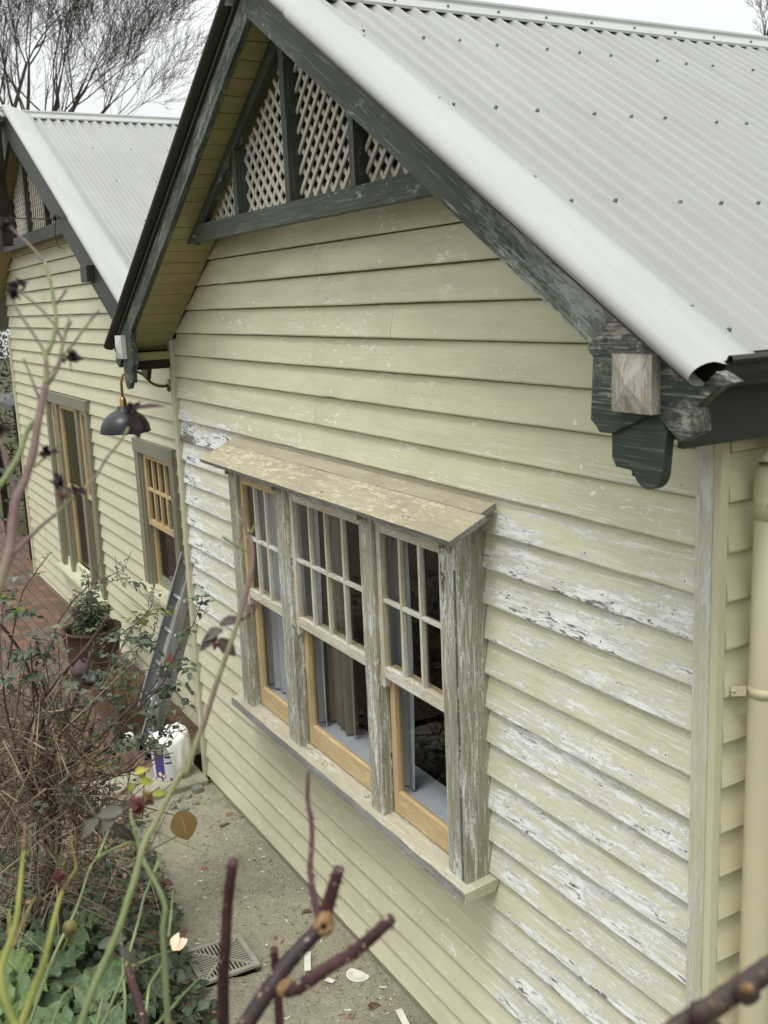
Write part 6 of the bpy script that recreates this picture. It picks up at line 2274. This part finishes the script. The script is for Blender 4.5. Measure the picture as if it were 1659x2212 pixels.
# ------------------------------------------------------------------ bare trees beyond the roofs
def bare_tree(name, label, base, limbs, seed, r0, levels=5, leanto=None, h0=7.6, twig=0.012):
    rs = random.Random(seed)
    t = thing(name, label, 'tree', tuple(base))
    mt, mc = MB(), MB()
    def grow(p, d, L, r, lev):
        n = 4 if lev < 3 else 3
        pts = [p]
        dd = d.copy()
        for i in range(n):
            dd = (dd + Vector((rs.gauss(0, .12), rs.gauss(0, .12), rs.gauss(0.06, .09)))).normalized()
            pts.append(pts[-1] + dd * (L / n))
        rads = [r * (1 - 0.45 * i / n) for i in range(n + 1)]
        (mt if lev <= 1 else mc).tube(pts, rads, 6 if lev < 2 else (4 if lev < 4 else 3), rs.random(), 0, False)
        if lev >= levels:
            return
        k = (3 if lev < levels - 1 else 4)
        if lev == 0:
            k = 4
        for j in range(k):
            i = rs.randrange(1, n + 1) if j else n
            f = i / n
            a = dd.orthogonal().normalized()
            a.rotate(Matrix.Rotation(rs.uniform(0, 6.283), 3, dd))
            sp = rs.uniform(0.35, 0.75) if j else rs.uniform(0.05, 0.3)
            nd = (dd + a * sp + Vector((0, 0, 0.06))).normalized()
            if leanto:
                nd = (nd + Vector(leanto) * 0.10).normalized()
            grow(pts[i], nd, L * rs.uniform(0.62, 0.82), max(twig, rads[i] * rs.uniform(0.5, 0.68)), lev + 1)
    for (dirv, L, rr) in limbs:
        grow(Vector(base) + Vector((0, 0, h0)), Vector(dirv).normalized(), L, rr, 0)
    b = Vector(base)
    mt.tube([b + Vector((0, 0, -0.3)), b + Vector((0, 0, h0 * 0.5)), b + Vector((0, 0, h0 + 0.2))], [r0 * 1.2, r0, r0 * 0.85], 8, 0.5)
    mt.build('trunk', 'bark', t)
    mc.build('branches', 'bark', t)
    return t
rt = CAM_M @ Vector((1, 0, 0))
fw = CAM_M @ Vector((0, 0, -1))
fw = Vector((fw.x, fw.y, 0)).normalized()
rgt = Vector((rt.x, rt.y, 0)).normalized()
tb = P(70, 330, 27)
tb = Vector((tb.x, tb.y, 0.0))
L_ = []
for (a, L, rr) in ((104, 2.3, 0.055), (90, 2.4, 0.062), (76, 2.4, 0.055), (63, 2.4, 0.055), (51, 2.4, 0.05), (40, 2.5, 0.05), (29, 2.5, 0.045), (19, 2.4, 0.04)):
    L_.append((rgt * math.cos(R(a)) + Vector((0, 0, 1)) * math.sin(R(a)) + fw * random.uniform(-.3, .3), L, rr))
bare_tree('bare_tree', 'large leafless grey tree spreading its branches behind the far roof at upper left', tb, L_, 5, 0.30, 6, rgt * 1.0 + Vector((0, 0, 0.35)), 7.4, 0.0048)
tb2 = P(8, 330, 33)
tb2 = Vector((tb2.x, tb2.y, 0.0))
L2 = [(rgt * math.cos(R(a)) + Vector((0, 0, 1)) * math.sin(R(a)), 3.0, 0.085) for a in (104, 88, 76)]
bare_tree('bare_tree', 'second leafless tree standing taller at the left edge behind the spreading one', tb2, L2, 11, 0.3, 6, Vector((0, 0, 0.6)), 8.5, 0.0055)
tb3 = P(1652, 120, 30)
tb3 = Vector((tb3.x, tb3.y, 0.0))
bare_tree('bare_tree', 'tips of a distant leafless tree showing above the ridge at upper right', tb3, [((0.1, 0.1, 1), 0.8, 0.04), ((-0.35, 0.1, 1), 0.7, 0.035), ((0.4, -0.1, 1), 0.7, 0.035)], 21, 0.16, 4, (0, 0, 0.6), 10.3, 0.006)

# ------------------------------------------------------------------ things past the far corner
hc = Vector((-11.2, 1.4, -0.1))
hd = thing('hedge', 'dark green hedge seen past the far corner of the house at the left edge', 'hedge', tuple(hc))
m = MB()
for i in range(7500):
    p = hc + Vector((random.uniform(-2.2, 2.2), random.gauss(0, 0.55), random.uniform(0.2, 3.7)))
    d = Vector((random.gauss(0, 1), random.gauss(0, 1), random.gauss(0, 0.6)))
    m.leaf(p, d, (random.gauss(0, .6), random.gauss(-.4, .6), 1), random.uniform(0.06, 0.12), 0.055, 0.2, 0.2, random.random(), 0, 0, 2)
m.build('foliage', 'hedge_leaf', hd)
m = MB()
for x in (-1.5, -0.5, 0.5, 1.5):
    m.tube([hc + Vector((x, 0, 0)), hc + Vector((x + .1, 0, 0.9)), hc + Vector((x - .1, .1, 2.0))], [0.05, 0.04, 0.02], 6, 0.5)
m.build('stems', 'bark', hd)
pcg = Vector((-9.6, 0.95, -0.05))
pg = thing('porch', 'small pale porch roof on dark posts beyond the far corner board', 'porch', tuple(pcg))
m = MB()
vs, fs = [], []
for i in range(13):
    a = R(90 * i / 12)
    for x in (-10.9, -8.4):
        vs.append((x, 0.35 + 1.2 * math.sin(a) * 1.0, 2.28 + 0.62 * (1 - math.cos(a)) * 1.0))
for i in range(12):
    fs.append((2 * i, 2 * i + 1, 2 * i + 3, 2 * i + 2))
m.add(vs, fs, None, 0.5, 0, 0, True)
m.box((-10.9, 0.30, 2.22), (-8.4, 0.352, 2.30))
m.build('roof', 'porch', pg)
for x in (-10.7, -8.62):
    m = MB()
    m.box((x - 0.05, 0.36, -0.1), (x + 0.05, 0.46, 2.22))
    m.build('post', 'post', pg)
m = MB()
m.box((-10.65, 0.38, 1.05), (-8.67, 0.43, 1.11))
m.build('rail', 'porch', pg)

# finial post at the far gable with its overhead wire
fp = thing('service_post', 'dark timber service post rising beside the peak of the far gable', 'post', (-5.05, -0.12, 4.3))
m = MB()
m.box((-5.12, -0.17, 4.3), (-5.00, -0.055, 6.02))
m.build('shaft', 'post', fp, 0.004)
m = MB()
m.box((-5.30, -0.20, 5.05), (-4.80, -0.172, 5.12))
m.build('crossarm', 'post', fp)
for x in (-5.2, -4.92):
    m = MB()
    m.lathe((x, -0.186, 5.12), [(0.0, 0.0), (0.028, 0.0), (0.035, 0.03), (0.02, 0.04), (0.03, 0.06), (0.0, 0.085)], 10)
    m.build('insulator', 'white_plastic', fp)
m = MB()
w0 = Vector((-2.87, -0.055, 4.40))
m.tube(spline([w0 + Vector((0.05, 0, 0.03)), w0, Vector((-3.6, -0.35, 4.47)), Vector((-5.4, -0.9, 4.62)), Vector((-9.5, -2.2, 4.95)), Vector((-16, -4.2, 5.6))], 6), 0.0055, 6, 0.5)
m.tube(spline([w0, w0 + Vector((-0.05, -0.01, -0.12)), w0 + Vector((0.02, -0.01, -0.24)), w0 + Vector((0.20, 0.0, -0.27))], 6), 0.004, 6, 0.5)
for k in range(4):
    c = w0 + Vector((0.03 * k - 0.06, -0.01, 0.012 * (k % 2)))
    m.tube([c + Vector((0, 0, -0.018)), c + Vector((0.02, 0, 0.0)), c + Vector((0, 0, 0.02)), c + Vector((-0.02, 0, 0))], 0.005, 6, 0.5)
single(m, 'overhead_wire', 'post', 'thin dark wire tied to the far barge board and running off to the left', 'wire')
